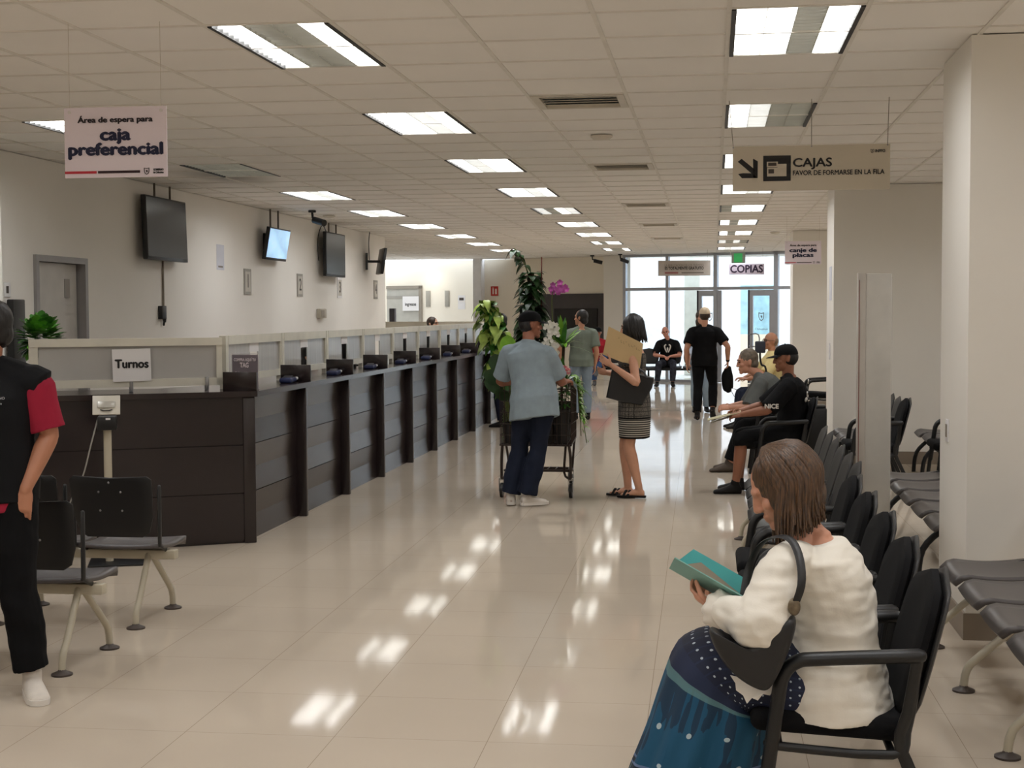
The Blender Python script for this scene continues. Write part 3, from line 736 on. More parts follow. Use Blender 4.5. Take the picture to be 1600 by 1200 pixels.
def back_bits():
    R = BW_RZ
    def at(x): return on_back(x)
    # dark glazed panel
    a, b = at(850), at(953); L = (b-a).length
    t = thing('wall_screen', 'large dark glass panel on the back wall behind the plants', 'screen', a, R)
    z = lambda y, p: CAM_H+(486.5-y)*p.y/2276
    MB().bx(0, L, -.05, -.0, z(529, a), z(458, a)).build('panel', mat('dark_panel', (66, 62, 64), .35), t, smooth=False)
    MB().bx(L*.2, L*.85, -.09, -.05, z(527, a)+.02, z(481, a)).build('screen', mat('dark_screen', (22, 21, 24), .2), t, smooth=False)
    # glazed door with sign
    a, b = at(600), at(657); L = (b-a).length
    d = thing('door_4', None, None, a, R, kind='structure')
    f = MB(); f.bx(L-.09, L, -.05, 0, 0, 2.36); f.bx(0, L, -.05, 0, 2.28, 2.36); f.build('door_frame', mat('frame_taupe', (140, 132, 120), .5), d, smooth=False)
    f = MB(); f.bx(0, L-.09, -.02, -.005, 0, 2.28); f.build('pane', mat('grey_pane', (176, 174, 166), .4), d, smooth=False)
    f = MB()
    for zz in (.5, 1.0, 1.32, 2.02): f.bx(0, L-.09, -.03, -.02, zz, zz+.07)
    f.build('rail', mat('rail_taupe', (150, 146, 138), .5), d, smooth=False)
    p = at(640)
    t = thing('hanging_sign', 'white sign reading Ingresos on the door of the back office', 'sign', p+BW_N*-.06+V((0, 0, 1.89)), R, 'hanging direction signs')
    MB().bx(-.26, .26, -.004, .004, -.19, .19).build('panel', PAPER, t, smooth=False)
    text_fit('ingresos', .36, .12, t, (0, -.006, -.02), m=INK, bold=.003)
    for i, (x, lab) in enumerate(((666.5, 'narrow grey plate on the back wall beside the office door'), (697, 'narrow grey plate on the back wall left of the pinned sheets'))):
        t = thing('wall_plate', lab, 'plate', at(x)+V((0, 0, 2.02)), R, 'narrow plates on the back wall')
        MB().bx(-.07, .07, -.02, 0, -.22, .2, .004).build('plate', mat('plate_metal', (160, 156, 146), .5), t)
    t = thing('wall_notice', 'two white sheets pinned on the back wall left of the red sign', 'notice', at(720)+V((0, 0, 1.93)), R)
    for z0, z1 in ((-.2, -.01), (.0, .16)): MB().bx(-.11, .11, -.006, 0, z0, z1).build('sheet', PAPER, t, smooth=False)
    MB().bx(-.07, .07, -.008, -.006, .03, .1).build('print', mat('plate_ink', (70, 62, 56), .6), t, smooth=False)
    t = thing('fire_sign', 'red extinguisher sign high on the back wall', 'sign', at(773)+V((0, 0, 2.19)), R)
    MB().bx(-.11, .11, -.01, 0, -.12, .12).build('plate', mat('fire_red', (190, 44, 34), .5), t, smooth=False)
    m = MB(); m.bx(-.06, -.02, -.013, -.01, -.08, .06); m.bx(.02, .07, -.013, -.01, -.08, .06); m.bx(-.055, -.03, -.013, -.01, .06, .09); m.build('pictogram', mat('sign_white', (238, 226, 214), .6), t, smooth=False)
    p = at(614.5)+V((.3, -1.8, 0))
    t = thing('tower_cabinet', 'dark grey narrow column at the end of the left wall', 'cabinet', p, 0)
    MB().bx(-.07, .07, -.1, .1, 0, 1.76, .01).build('body', mat('charcoal', (70, 68, 76), .5), t)
    # a downlight washes the back wall
    q = on_back(678)-BW_N*.42
    t = thing('downlight', 'round downlight close to the back wall left of the red sign', 'ceiling light', (q.x, q.y, CZ), 0)
    MB().lathe([(.09, .0), (.09, -.01), (.07, -.012), (.07, .0)]).build('ring', STEEL, t)
    MB().lathe([(.065, -.004), (.001, -.0045)]).build('lamp_glass', mat('downlight_glow', (255, 244, 224), .5, 0, 0, emit=8), t)
    ld = bpy.data.lights.new('downlight_lamp', 'SPOT'); ld.energy = 14; ld.spot_size = 2.5; ld.spot_blend = .9; ld.color = (1, .95, .84); ld.shadow_soft_size = .06
    lo = bpy.data.objects.new('downlight_lamp', ld); COL.objects.link(lo); lo.parent = t; lo.location = (0, 0, -.03); lo.rotation_euler = (0, 0, 0)
back_bits()
def totem():
    t = thing('partition_post', 'tall white display post standing behind the row of black chairs', 'partition', (1.10, 10.5, 0), 0)
    MB().bx(-.04, .135, -.03, .03, 0, 1.905, .004).build('panel', mat('totem_white', (206, 203, 196), .4), t)
    MB().bx(-.096, -.04, -.035, .05, 0, 1.91, .004).build('side_post', mat('totem_post', (196, 190, 182), .4), t)
    MB().bx(-.0885, -.0835, -.0375, -.034, .05, 1.86).build('red_edge', mat('edge_red', (128, 70, 62), .5), t, smooth=False)
    MB().bx(.135, .14, -.026, .03, 0, 1.88).build('clear_strip', mat('clear_acrylic', (225, 215, 218), .1, alpha=.12), t, smooth=False)
    MB().bx(-.11, .15, -.15, .15, 0, .02, .004).build('foot_plate', mat('totem_post', (196, 190, 182), .4), t)
    t = thing('light_switch', 'small switch plate on the near pillar', 'switch', (1.25, 8.05, 1.0), -PI/2)
    MB().bx(-.04, .04, -.008, 0, -.06, .06, .003).build('plate', PAPER, t)
    MB().bx(-.02, .02, -.012, -.008, -.035, .035, .002).build('rocker', mat('beige_dark', (140, 130, 116), .5), t)
    t = thing('light_switch', 'small plate on the side of the middle pillar', 'switch', (1.28, 16.45, 1.2), -PI/2)
    MB().bx(-.05, .05, -.01, 0, -.09, .09, .003).build('plate', PAPER, t)
    t = thing('wall_notice', 'narrow white sheet taped on the corner of the middle pillar', 'notice', (1.28, 16.4, 1.93), -PI/2)
    MB().bx(-.16, .16, -.003, 0, -.17, .2).build('sheet', mat('pale_paper', (205, 206, 214), .7), t, smooth=False)
    t = thing('waste_bin', 'black waste bin standing against the middle pillar', 'bin', (1.06, 15.75, 0), 0)
    MB().bx(-.13, .13, -.12, .12, 0, .62, .015).build('body', BLACKP, t)
    MB().bx(-.12, .12, -.11, .11, .62, .65, .01).build('lid', mat('bin_lid', (36, 35, 36), .35), t)
totem()
# ------------------------------------------------------------------ seating
FABRIC = mat('black_fabric', (15, 15, 17), .9, 0, .12, 30, .2, 400, spec=.2)
SHELL = mat('chair_shell', (36, 35, 35), .45, 0, .06, 20)
TUBE = mat('black_tube', (14, 14, 15), .45, 0)
GREYSEAT = mat('taupe_seat', (82, 77, 76), .38, 0, .05, 9)
BLACKSEAT = mat('black_seat', (18, 18, 20), .5, 0, .05, 9)
BEIGE = mat('beige_metal', (186, 178, 158), .4)
FOOT = mat('brown_rubber', (70, 60, 54), .5)
CHROME = mat('brushed_steel', (150, 150, 152), .3, .8)
def back_outline(w0, w1, wt, z0, z1, n=10):
    """half outline going up the right side then mirrored; list of (x, z)"""
    r = []
    h = z1-z0
    for i in range(n+1):
        t = i/n
        w = w0+(w1-w0)*math.sin(min(t/.45, 1)*PI/2) if t < .45 else w1+(wt-w1)*((t-.45)/.55)
        if t > .72: w *= math.sqrt(max(0., 1-((t-.72)/.28)**2.6))
        if t < .1: w *= .80+.2*math.sqrt(1-(1-t/.1)**2)
        r.append((max(w, .004), z0+h*t))
    return r+[(-x, z) for x, z in r[::-1]]
def slab(mb, outline, yf, th, ins=.9):
    """outline (x,z) lofted into a pillow; yf(x,z) gives the middle surface"""
    cz = sum(z for _, z in outline)/len(outline)
    R = []
    for k, off in ((ins*.75, -th*.5), (ins, -th*.46), (1., -th*.2), (1., th*.2), (ins, th*.46), (ins*.75, th*.5)):
        R.append([V((x*k, yf(x*k, cz+(z-cz)*k)+off, cz+(z-cz)*k)) for x, z in outline])
    return mb.rings(R)
def visitor_chair(loc, rz, label, store={}):
    if 'c' in store: return dup(store['c'], loc, rz, label)
    t = store['c'] = thing('visitor_chair', label, 'chair', loc, rz, 'black visitor chairs')
    R = Matrix.Rotation(.05, 3, 'X')
    MB().box((0, .02, .445), (.46, .46, .07), R, .03, 4).build('seat', FABRIC, t)
    yf = lambda x, z: -.19-.26*(z-.45)+.10*x*x*2
    o = back_outline(.19, .225, .2, .47, .87)
    slab(MB(), o, yf, .05).build('backrest', FABRIC, t)
    o2 = [(x*1.03, .67+(z-.67)*1.03) for x, z in o]
    slab(MB(), o2, lambda x, z: yf(x, z)-.032, .016, .97).build('back_shell', SHELL, t)
    for s in (-1, 1):
        x = .272*s
        MB().tube([(x, .205, .30), (x, .175, .52), (x, .16, .60), (x, .12, .642), (x, .05, .652), (x, -.22, .668)], (.025, .021), 12, side=(1, 0, 0), res=4).build('armrest', TUBE, t)
        MB().tube([(x, .245, .0), (x, .205, .32)], (.013, .017), 10, side=(1, 0, 0), round_cap=False).build('leg', TUBE, t)
        MB().tube([(x, -.215, .655), (x*.97, -.19, .5), (x*.96, -.17, .40), (x*.98, -.26, .2), (x, -.34, .0)], (.012, .017), 10, side=(1, 0, 0), round_cap=False, res=3).build('leg', TUBE, t)
        MB().tube([(x, .20, .405), (x*.96, .17, .392), (x*.96, -.15, .378), (x*.9, -.19, .44), (x*.75, -.225, .60)], .0135, 10, res=3).build('seat_rail', TUBE, t)
    for y, z in ((.17, .392), (-.15, .378)): MB().tube([(-.26, y, z), (.26, y, z)], .012).build('cross_bar', TUBE, t)
    return t
def bench(loc, rz, n, pitch, label, seatm, legs, group='waiting benches', legm=None, backm=None, curved=False, square=False, lean=.2):
    """row of shell seats on a beam; x along the row, faces +y, back at y=0"""
    t = thing('waiting_bench', label, 'bench', loc, rz, group)
    legm = legm or BEIGE; backm = backm or BLACKSEAT
    me_s = me_b = None
    x0 = -(n-1)*pitch/2
    for i in range(n):
        x = x0+i*pitch
        if me_s is None:
            def sf(u, v):
                xx = (u-.5)*.47; yy = .43*v+.015
                z = .425-.02*math.sin(PI*v)+.012*(abs(u-.5)*2)**2
                if v > .82: z -= .05*((v-.82)/.18)**2
                rnd = 1-.10*max(0, (v-.8)/.2)**2
                return V((xx*rnd, yy, z))
            m = MB(); m.quadgrid(sf, 8, 12)
            s = m.build('seat', seatm, t, solid=.022); s.modifiers['thick'].offset = -1; me_s = s
            o = back_outline(.19, .225, .205, .475, .83) if not square else [(.15, .475), (.19, .50), (.215, .58), (.222, .70), (.224, .785), (.20, .803), (0, .795), (-.20, .803), (-.224, .785), (-.222, .70), (-.215, .58), (-.19, .50), (-.15, .475)]
            b = slab(MB(), o, lambda q, z: -.02-lean*(z-.45)+.22*q*q, .016, .97).build('backrest', backm, t)
            rv = MB()
            for q, z in ((-.06, .72), (.06, .72), (0, .77), (-.06, .62), (.06, .62)): rv.ell((q, -.034-lean*(z-.45), z), (.006, .004, .006), u=8, v=6)
            r = rv.build('rivets', CHROME, b); me_b = (b, r)
            br = []
            for sx in (-1, 1):
                q = MB().tube([(sx*.235, .0, .74), (sx*.235, .0, .43), (sx*.22, .12, .395)] if square else [(sx*.17, -.05, .56), (sx*.19, .0, .43), (sx*.2, .12, .395)], (.009, .018), 8, side=(1, 0, 0)).build('back_bracket', TUBE, t); br.append(q)
        else:
            s = me_s.copy(); COL.objects.link(s); s.location = (x-x0, 0, 0)
            b = me_b[0].copy(); COL.objects.link(b); b.location = (x-x0, 0, 0)
            r = me_b[1].copy(); COL.objects.link(r); r.parent = b
            for q in br:
                q = q.copy(); COL.objects.link(q); q.location = (x-x0, 0, 0)
    for ch in t.children:
        ch.location.x += x0
    MB().bx(x0-.27, x0+(n-1)*pitch+.27, .12, .18, .335, .385, .008).build('support_bar', legm, t)
    for lx in legs:
        for sy in (-1, 1):
            m = MB(); yb, yf_ = .15, (.47 if sy > 0 else -.06)
            if curved: m.tube([(lx, .15+.05*sy, .36), (lx, .15+.16*sy, .33), (lx, yf_-.03*sy, .2), (lx, yf_, .0)], .02, 10, res=4)
            else: m.tube([(lx, .15+.02*sy, .36), (lx, yf_-.06*sy, .15), (lx, yf_-.012*sy, .09), (lx, yf_, .022)], .017, 10, res=3)
            l = m.build('leg', legm, t)
            if not curved: MB().lathe([(.0, .0), (.048, .0), (.048, .008), (.02, .02), (.012, .034), (0, .034)], (lx, yf_, 0), 16).build('foot', FOOT, l)
    return t
def seating():
    for i, nm in enumerate(('nearest the camera, under the seated woman', 'second in the row, just behind the seated woman', 'third in the row along the right', 'fourth in the row along the right', 'fifth in the row, next to the perforated seats')):
        visitor_chair((.36, 4.47+.63*i, 0), PI/2, 'black padded armchair '+nm)
    visitor_chair((.60, 13.35, 0), PI/2, 'black padded armchair under the man in the black cap')
    visitor_chair((.62, 15.15, 0), PI/2, 'black padded armchair under the leaning man in grey')
    visitor_chair((1.40, 13.25, 0), PI/2, 'black chair seen beside the white display post, back raised')
    visitor_chair((2.16, 13.3, 0), PI/2, 'black armchair deep in the bay behind the near pillar')
    visitor_chair((1.50, 21.4, 0), PI/2, 'black armchair standing behind the black waste bin')
    visitor_chair((.75, 20.8, 0), PI/2, 'black armchair under the man in the yellow shirt')
    bench((.66, 8.56, 0), PI/2, 3, .5, 'black three-seat bench with rivets behind the padded chairs', BLACKSEAT, (-.5, .5), lean=.30)
    bench((.67, 10.07, 0), PI/2, 3, .49, 'black three-seat bench with rivets farther along the same row', BLACKSEAT, (-.15, .5), lean=.30)
    bench((1.545, 6.28, 0), PI/2, 4, .55, 'grey seat bench in front of the near pillar at the right edge', GREYSEAT, (-.8, .15, .98))
    bench((1.70, 9.92, 0), PI/2, 5, .57, 'grey five-seat bench in the bay between the near and middle pillars', GREYSEAT, (-.9, .9), legm=TUBE, curved=True)
    bench((1.67, 14.75, 0), PI/2, 3, .5, 'grey three-seat bench close to the corner of the middle pillar', GREYSEAT, (-.5, .5), legm=TUBE, curved=True)
    bench((2.50, 14.95, 0), PI/2, 2, .55, 'grey two-seat bench deep in the bay by the middle pillar', GREYSEAT, (-.3, .3), legm=TUBE, curved=True)
    bench((-3.37, 7.27, 0), 0, 2, .52, 'black backed bench with beige legs closer to the ticket printer', GREYSEAT, (-.4, .38), group='benches facing the Turnos counter', square=True)
    bench((-3.35, 6.29, 0), 0, 2, .52, 'black backed bench with beige legs behind the man in the vest', GREYSEAT, (-.4, .41), group='benches facing the Turnos counter', square=True)
    bench((-.93, 32.75, 0), PI, 3, .5, 'black bench under the man with the white chest print', BLACKSEAT, (-.5, .5), legm=TUBE)
    bench((-2.55, 33.2, 0), PI+.4, 2, .52, 'black bench under the man in the red shirt', BLACKSEAT, (-.4, .4), legm=TUBE)
    t = thing('pad_stand', 'small dark rounded pad on a curved stem beside the man in yellow', 'stand', (.55, 20.0, 0), 0)
    MB().box((.08, 0, 1.16), (.14, .04, .16), None, .018, 3).build('pad', mat('dark_slate', (44, 48, 60), .7), t)
    MB().tube([(.08, .03, 1.1), (.08, .05, 1.02), (.1, .05, .92), (.16, .05, .85), (.16, .05, .4), (.16, .05, .01)], .014, 8, res=4).build('stem', TUBE, t)
    MB().cyl((.16, .05, 0), (.16, .05, .02), .12).build('base', TUBE, t)
seating()

# ------------------------------------------------------------------ shopping cart with its plants
CART = mat('cart_brown', (58, 46, 40), .45, .2)
CX0, CY1 = -1.555, 12.75
def cart():
    t = thing('shopping_cart', 'dark brown wire shopping cart loaded with potted plants', 'cart', (CX0, CY1, 0), 0)
    W, L, z0, z1 = .63, .88, .47, 1.02
    m = MB()
    zt = lambda y: z1-.10*y/L
    xw = lambda y: W/2*(1-.12*y/L)
    def wire(a, b, r=.0035): m.tube([a, b], r, 5, round_cap=False)
    n = 15
    for i in range(n+1):
        x = -W/2+W*i/n
        wire((x, 0, z0), (x, -.02, z1)); wire((x*.88, L, z0), (x*.88, L+.02, zt(L)))
        wire((x, 0, z0), (x*.88, L, z0))
    for i in range(1, 19):
        y = L*i/19
        for s in (-1, 1): wire((s*xw(y), y, z0), (s*xw(y), y, zt(y)))
        wire((-xw(y), y, z0), (xw(y), y, z0))
    for z in (.56, .66, .76, .86, .95):
        wire((-W/2, -.01, z), (W/2, -.01, z))
        for s in (-1, 1): wire((s*W/2, -.01, z), (s*xw(L), L, z-.1*(z-z0)/(z1-z0)))
        wire((-xw(L), L, z-.1*(z-z0)/(z1-z0)), (xw(L), L, z-.1*(z-z0)/(z1-z0)))
    m.build('basket', CART, t)
    m = MB(); m.tube([(-W/2, -.02, z1), (W/2, -.02, z1), (W*.44, L+.02, zt(L)), (-W*.44, L+.02, zt(L)), (-W/2, -.02, z1)], .009, 8)
    m.tube([(-W/2, 0, z0), (W/2, 0, z0), (W*.44, L, z0), (-W*.44, L, z0), (-W/2, 0, z0)], .009, 8); m.build('rim', CART, t)
    m = MB()
    for s in (-1, 1): m.tube([(s*W*.47, .02, .99), (s*W*.49, -.10, 1.03)], .011, 8)
    m.build('handle_bracket', CART, t)
    MB().tube([(-W*.5, -.10, 1.03), (W*.5, -.10, 1.03)], .015, 10).build('handle', BLACKP, t)
    for s in (-1, 1):
        m = MB(); x = s*W*.47
        m.tube([(x, .0, .47), (x+.012*s, .03, .35), (x+.012*s, .02, .17)], .013, 8, res=3)
        m.tube([(x-.03*s, .03, .47), (x-.05*s, .08, .22), (x+.0*s, .03, .17)], .011, 8, res=3)
        m.tube([(x, .02, .17), (x*.86, L*.55, .22), (x*.84, L-.1, .17)], .013, 8, res=3)
        m.tube([(x*.84, L-.1, .17), (x*.9, L-.02, .47)], .011, 8)
        m.build('frame', CART, t)
    m = MB(); m.tube([(-W*.46, .1, .235), (W*.46, .1, .235)], .012, 8); m.tube([(-W*.4, .5, .215), (W*.4, .5, .215)], .012, 8)
    for q in range(7): m.tube([(-W*.36+W*.12*q, .1, .235), (-W*.33+W*.11*q, .6, .22)], .004, 6)
    m.build('lower_rack', CART, t)
    first = None
    for x, y in ((W*.49, .02), (-W*.49, .02), (W*.38, L-.1), (-W*.38, L-.1)):
        w = MB(); w.tube([(x-.013, y+.02, .065), (x+.013, y+.02, .065)], .065, 20, round_cap=False)
        c = w.build('wheel', BLACKP, t)
        k = MB(); 
        for q in (-.022, .022): k.box((x+q, y+.012, .11), (.004, .04, .11))
        k.bx(x-.024, x+.024, y-.01, y+.035, .155, .175, .003); k.build('fork', mat('caster_steel', (170, 166, 158), .35, .6), c)
cart()
def leaf(mb, p, d, up, L, W, droop=.4, shape='heart', seg=5, fold=.15):
    d = V(d).normalized(); up = V(up); up = (up-d*up.dot(d)); up = up.normalized() if up.length > 1e-4 else d.orthogonal().normalized(); s = d.cross(up)
    prev = None; fs = []
    for i in range(seg+1):
        t = i/seg
        if shape == 'heart': w = W*.5*(math.sin(PI*min(1, t*.86+.14)))**.8*(1.25-.5*t)
        elif shape == 'lance': w = W*.5*math.sin(PI*(.12+.88*t))**.7
        else: w = W*.5*math.sin(PI*min(1, .06+.94*t))**.6
        if i == seg: w = .001
        c = V(p)+d*(L*t)-V((0, 0, 1))*(droop*L*t*t)
        row = [mb.bm.verts.new(c-s*w+up*(fold*w)), mb.bm.verts.new(c), mb.bm.verts.new(c+s*w+up*(fold*w))]
        if prev:
            for a in range(2): fs.append(mb.bm.faces.new((prev[a], prev[a+1], row[a+1], row[a])))
        prev = row
    mb._paint(fs)
def leafmat(name, rgb, var=.35, rough=.35):
    return mat(name, rgb, rough, 0, var, 9, spec=.4)
def rv(r, a, b): return r.uniform(a, b)
def plants():
    r = random.Random(11)
    P = lambda x, y: V((CX0+x, CY1+y, 0))
    Z0 = .482
    POT = mat('pot_black', (34, 32, 31), .5); TERRA = mat('pot_terracotta', (150, 92, 66), .6)
    def pot(t, R=.085, h=.17, m=None):
        MB().lathe([(0, 0), (R*.75, 0), (R, h), (R*1.06, h), (R*1.06, h-.02), (R*.95, h-.02), (0, h-.025)]).build('pot', m or POT, t)
    DG = leafmat('leaf_dark', (34, 62, 30)); MG = leafmat('leaf_mid', (62, 116, 44)); LG = leafmat('leaf_lime', (122, 176, 52)); YG = leafmat('leaf_variegated', (150, 172, 84), .55)
    STEM = mat('stem_green', (92, 104, 52), .6); BARK = mat('moss_pole', (58, 46, 32), .9, 0, .3, 30, .5)
    base = lambda p: V((p.x, p.y, Z0))
    # climbing plant on a moss pole
    t = thing('potted_climber', 'tallest potted plant, dark leaves climbing a pole above the capped man', 'plant', base(P(-.09, .45)), 0, 'plants in the cart')
    pot(t, .10, .2); MB().tube([(0, 0, .1), (0, 0, 1.5)], .03, 10).build('moss_pole', BARK, t)
    MB().tube([(.085, .02, .15), (.095, .02, 1.66)], .006, 6).build('support_cane', mat('red_cane', (110, 54, 40), .6), t)
    m = MB()
    for i in range(430):
        z = rv(r, .35, 1.52); a = rv(r, 0, 2*PI); k = (1.1-.45*(z-.35)/1.15)
        d = V((math.cos(a), math.sin(a), rv(r, -.3, .5))); q = V((math.cos(a)*.03, math.sin(a)*.03, z))
        leaf(m, q+d*.03*k, d, (0, 0, 1), rv(r, .12, .19)*k, rv(r, .08, .12)*k, rv(r, .3, 1.0))
    m.mi = 1
    for i in range(16):
        a = rv(r, 0, 2*PI); leaf(m, V((-.0, 0, 1.5)), (math.cos(a), math.sin(a), .8), (0, 0, 1), rv(r, .07, .12), .06, .5)
    m.mi = 0
    tip = [V((-.01, 0, 1.45)), V((-.05, 0, 1.58)), V((-.1, 0, 1.68)), V((-.15, -.02, 1.74))]
    for q in range(14):
        p = tip[1].lerp(tip[3], q/13); a = rv(r, 0, 2*PI)
        leaf(m, p, (math.cos(a), math.sin(a), rv(r, -.4, .3)), (0, 0, 1), rv(r, .07, .11), .06, rv(r, .5, 1.1))
    m.build('foliage', [DG, MG], t)
    MB().tube(tip, .006, 6, res=3).build('stem', STEM, t)
    # variegated trailing plant at the left
    t = thing('potted_pothos', 'tall variegated yellow-green plant at the left side of the cart', 'plant', base(P(-.23, .3)), 0, 'plants in the cart')
    pot(t)
    st = [V((0, 0, .1)), V((-.06, 0, .5)), V((-.12, 0, .8)), V((-.20, 0, 1.05)), V((-.23, 0, 1.26))]
    MB().tube(st, .009, 6, res=4).build('stem', STEM, t)
    m = MB(); pts, _ = smooth_path(st, [(1, 1)]*5, 8)
    for i in range(250):
        j = r.randint(8, len(pts)-1); p = pts[j]; a = rv(r, 0, 2*PI)
        m.mi = 0 if r.random() < .6 else 1
        wd = 1.35 if j < 26 else 1.
        leaf(m, p+V((rv(r, -.08, .07)*wd, rv(r, -.06, .06), rv(r, -.03, .03))), (math.cos(a), math.sin(a), rv(r, -.5, .4)), (0, 0, 1), rv(r, .06, .10)*wd, rv(r, .045, .07)*wd, rv(r, .5, 1.2))
    m.build('foliage', [YG, MG], t)
    # broad leaves
    t = thing('potted_philodendron', 'broad bright green leaf plant left of the capped man', 'plant', base(P(-.23, .08)), 0, 'plants in the cart')
    pot(t, .075)
    m = MB(); s = MB()
    for a, tilt, L, W, z, mi in ((1.7, .2, .30, .15, .92, 0), (2.6, .6, .24, .15, .70, 1), (3.4, .5, .24, .13, .62, 1), (4.4, .9, .2, .11, .56, 1), (.4, .8, .2, .13, .70, 1), (3.0, .2, .24, .16, .8, 1),):
        d = V((math.cos(a)*tilt, -abs(math.sin(a))*tilt*.4, 1-tilt*.6)); e = V((math.cos(a)*.09, -.02, z-.18)); m.mi = mi
        s.tube([(0, 0, .15), tuple(V((0, 0, .15)).lerp(e, .6)+V((0, 0, .03))), tuple(e)], .006, 6, res=3)
        leaf(m, e, d, (0, -1, .2), L, W, .25, 'oval', 7)
    m.build('foliage', [LG, DG], t); s.build('stem', STEM, t)
    # dracaena
    t = thing('potted_dracaena', 'lime green long leaved plant at the right of the cart', 'plant', base(P(.19, .42)), 0, 'plants in the cart')
    pot(t, .09); MB().tube([(0, 0, .1), (.0, 0, .5), (.02, 0, .86)], .014, 8).build('stem', BARK, t)
    m = MB()
    for k, (zz, n, Ls) in enumerate(((.84, 24, .34), (.48, 22, .32))):
        for i in range(n):
            a = i*2.4; el = rv(r, .15, 1.4); m.mi = 0 if r.random() < .6 else 1
            leaf(m, V((.01, 0, zz+.02*i/n)), (math.cos(a)*math.cos(el), math.sin(a)*math.cos(el), math.sin(el)), (0, 0, 1), rv(r, .75, 1.)*Ls, .05, rv(r, .1, .5)*math.cos(el)*1.6, 'lance', 6)
    m.build('foliage', [LG, MG], t)
    # white blossoms
    t = thing('potted_white_flower', 'plant with a cluster of white blossoms behind the capped man', 'plant', base(P(.10, .2)), 0, 'plants in the cart')
    pot(t, .075); MB().tube([(0, 0, .1), (.0, 0, .6), (.01, 0, .98)], .007, 6).build('stem', STEM, t)
    m = MB()
    for i in range(60):
        c = V((rv(r, -.06, .09), rv(r, -.05, .05), rv(r, .74, 1.08)))
        for q in range(5):
            a = q*2*PI/5; leaf(m, c, (math.cos(a), -.35, math.sin(a)), (0, -1, 0), .022, .022, 0, 'oval', 4)
    m.build('blossom', mat('petal_white', (238, 236, 226), .6), t)
    m = MB()
    for i in range(14):
        a = rv(r, 0, 2*PI); leaf(m, V((0, 0, rv(r, .25, .7))), (math.cos(a), math.sin(a), .3), (0, 0, 1), .14, .06, .5)
    m.build('foliage', DG, t)
    # magenta orchid
    t = thing('potted_orchid', 'orchid with magenta blossoms arching over the dark wall panel', 'plant', base(P(.10, .62)), 0, 'plants in the cart')
    pot(t, .07); st = [V((0, 0, .1)), V((.0, 0, .8)), V((-.02, 0, 1.25)), V((.01, 0, 1.42)), V((.07, 0, 1.42)), V((.11, 0, 1.36))]
    MB().tube(st, .005, 6, res=5).build('stem', STEM, t)
    m = MB()
    for c in [(rv(r, -.03, .13), rv(r, -.04, .03), rv(r, 1.34, 1.44)) for _ in range(17)]:
        for q in range(5):
            a = q*2*PI/5+.3; leaf(m, V(c), (math.cos(a), -.3, math.sin(a)), (0, -1, 0), .03, .027, 0, 'oval', 4)
    m.build('blossom', mat('petal_magenta', (196, 92, 176), .5, 0, .25, 12), t)
    m = MB()
    for i in range(5): leaf(m, V((0, 0, .17)), (math.cos(i*1.3), math.sin(i*1.3), .6), (0, 0, 1), .2, .07, .5, 'oval')
    m.build('foliage', DG, t)
    # pink flower
    t = thing('potted_pink_flower', 'low plant with pale pink blooms at the near right corner of the cart', 'plant', base(P(.22, .10)), 0, 'plants in the cart')
    pot(t, .075, .3)
    m = MB()
    for c in ((.06, -.03, .64), (.015, -.05, .62), (.03, .0, .66), (.0, -.06, .55)):
        for q in range(22):
            a, b = q*2.4, math.acos(1-2*(q+.5)/22); d = V((math.sin(b)*math.cos(a), math.sin(b)*math.sin(a), math.cos(b)))
            leaf(m, V(c)+d*.012, d, (0, 0, 1), .026, .03, 0, 'oval', 3)
    m.build('blossom', mat('petal_pink', (232, 160, 164), .6, 0, .15, 20), t)
    m = MB()
    for i in range(46):
        a = rv(r, 0, 2*PI); leaf(m, V((rv(r, -.03, .05), rv(r, -.05, .03), rv(r, .32, .58))), (math.cos(a), math.sin(a), rv(r, -.1, .5)), (0, 0, 1), rv(r, .06, .1), .05, .5)
    m.build('foliage', MG, t)
    # trailing plants over the sides
    for lab, px, py, sd in (('light green trailing vine hanging over the right side of the cart', .20, .62, 1), ('light green trailing vine hanging over the left side of the cart', -.2, .68, -1)):
        t = thing('potted_vine', lab, 'plant', base(P(px, py)), 0, 'plants in the cart')
        pot(t, .07, .34)
        m, s = MB(), MB()
        for k in range(6):
            y = -.12+.05*k; e = rv(r, .0, .25)
            st = [V((0, 0, .34)), V((sd*.06, y*.5, .56)), V((sd*.12, y, .52)), V((sd*.14, y, .3)), V((sd*(.14+.03*rv(r, 0, 1)), y, e))]
            if k == 5: st.append(V((sd*.19, y-.02, -.05)))
            s.tube(st, .004, 6, res=4); pts, _ = smooth_path(st, [(1, 1)]*len(st), 6)
            for i in range(22):
                p = pts[r.randint(7, len(pts)-1)]; a = rv(r, -1.2, 1.2)
                leaf(m, p, (sd*math.cos(a)*.8, math.sin(a), rv(r, -.7, .3)), (sd, 0, 1), rv(r, .04, .065), .04, .6)
        m.build('foliage', LG, t); s.build('stem', STEM, t)
    # plant behind the Turnos screen
    t = thing('potted_shrub', 'leafy green shrub behind the left end of the Turnos screen', 'plant', (-5.22, 10.8, 0), 0)
    pot(t, .2, .42, TERRA); MB().tube([(0, 0, .38), (.02, 0, .8), (0, 0, 1.3)], .022, 8).build('stem', BARK, t)
    m = MB()
    for i in range(330):
        a, b = rv(r, 0, 2*PI), math.acos(rv(r, -.9, 1)); R = rv(r, .07, .135)
        d = V((math.sin(b)*math.cos(a), math.sin(b)*math.sin(a), math.cos(b)))
        m.mi = 0 if r.random() < .55 else 1
        leaf(m, V((d.x*R, d.y*R, 1.47+d.z*R*1.15)), d+V((0, 0, .4)), (0, 0, 1), rv(r, .07, .10), rv(r, .055, .08), .2, 'oval', 4)
    m.build('foliage', [MG, leafmat('leaf_shrub', (88, 150, 48))], t)
plants()
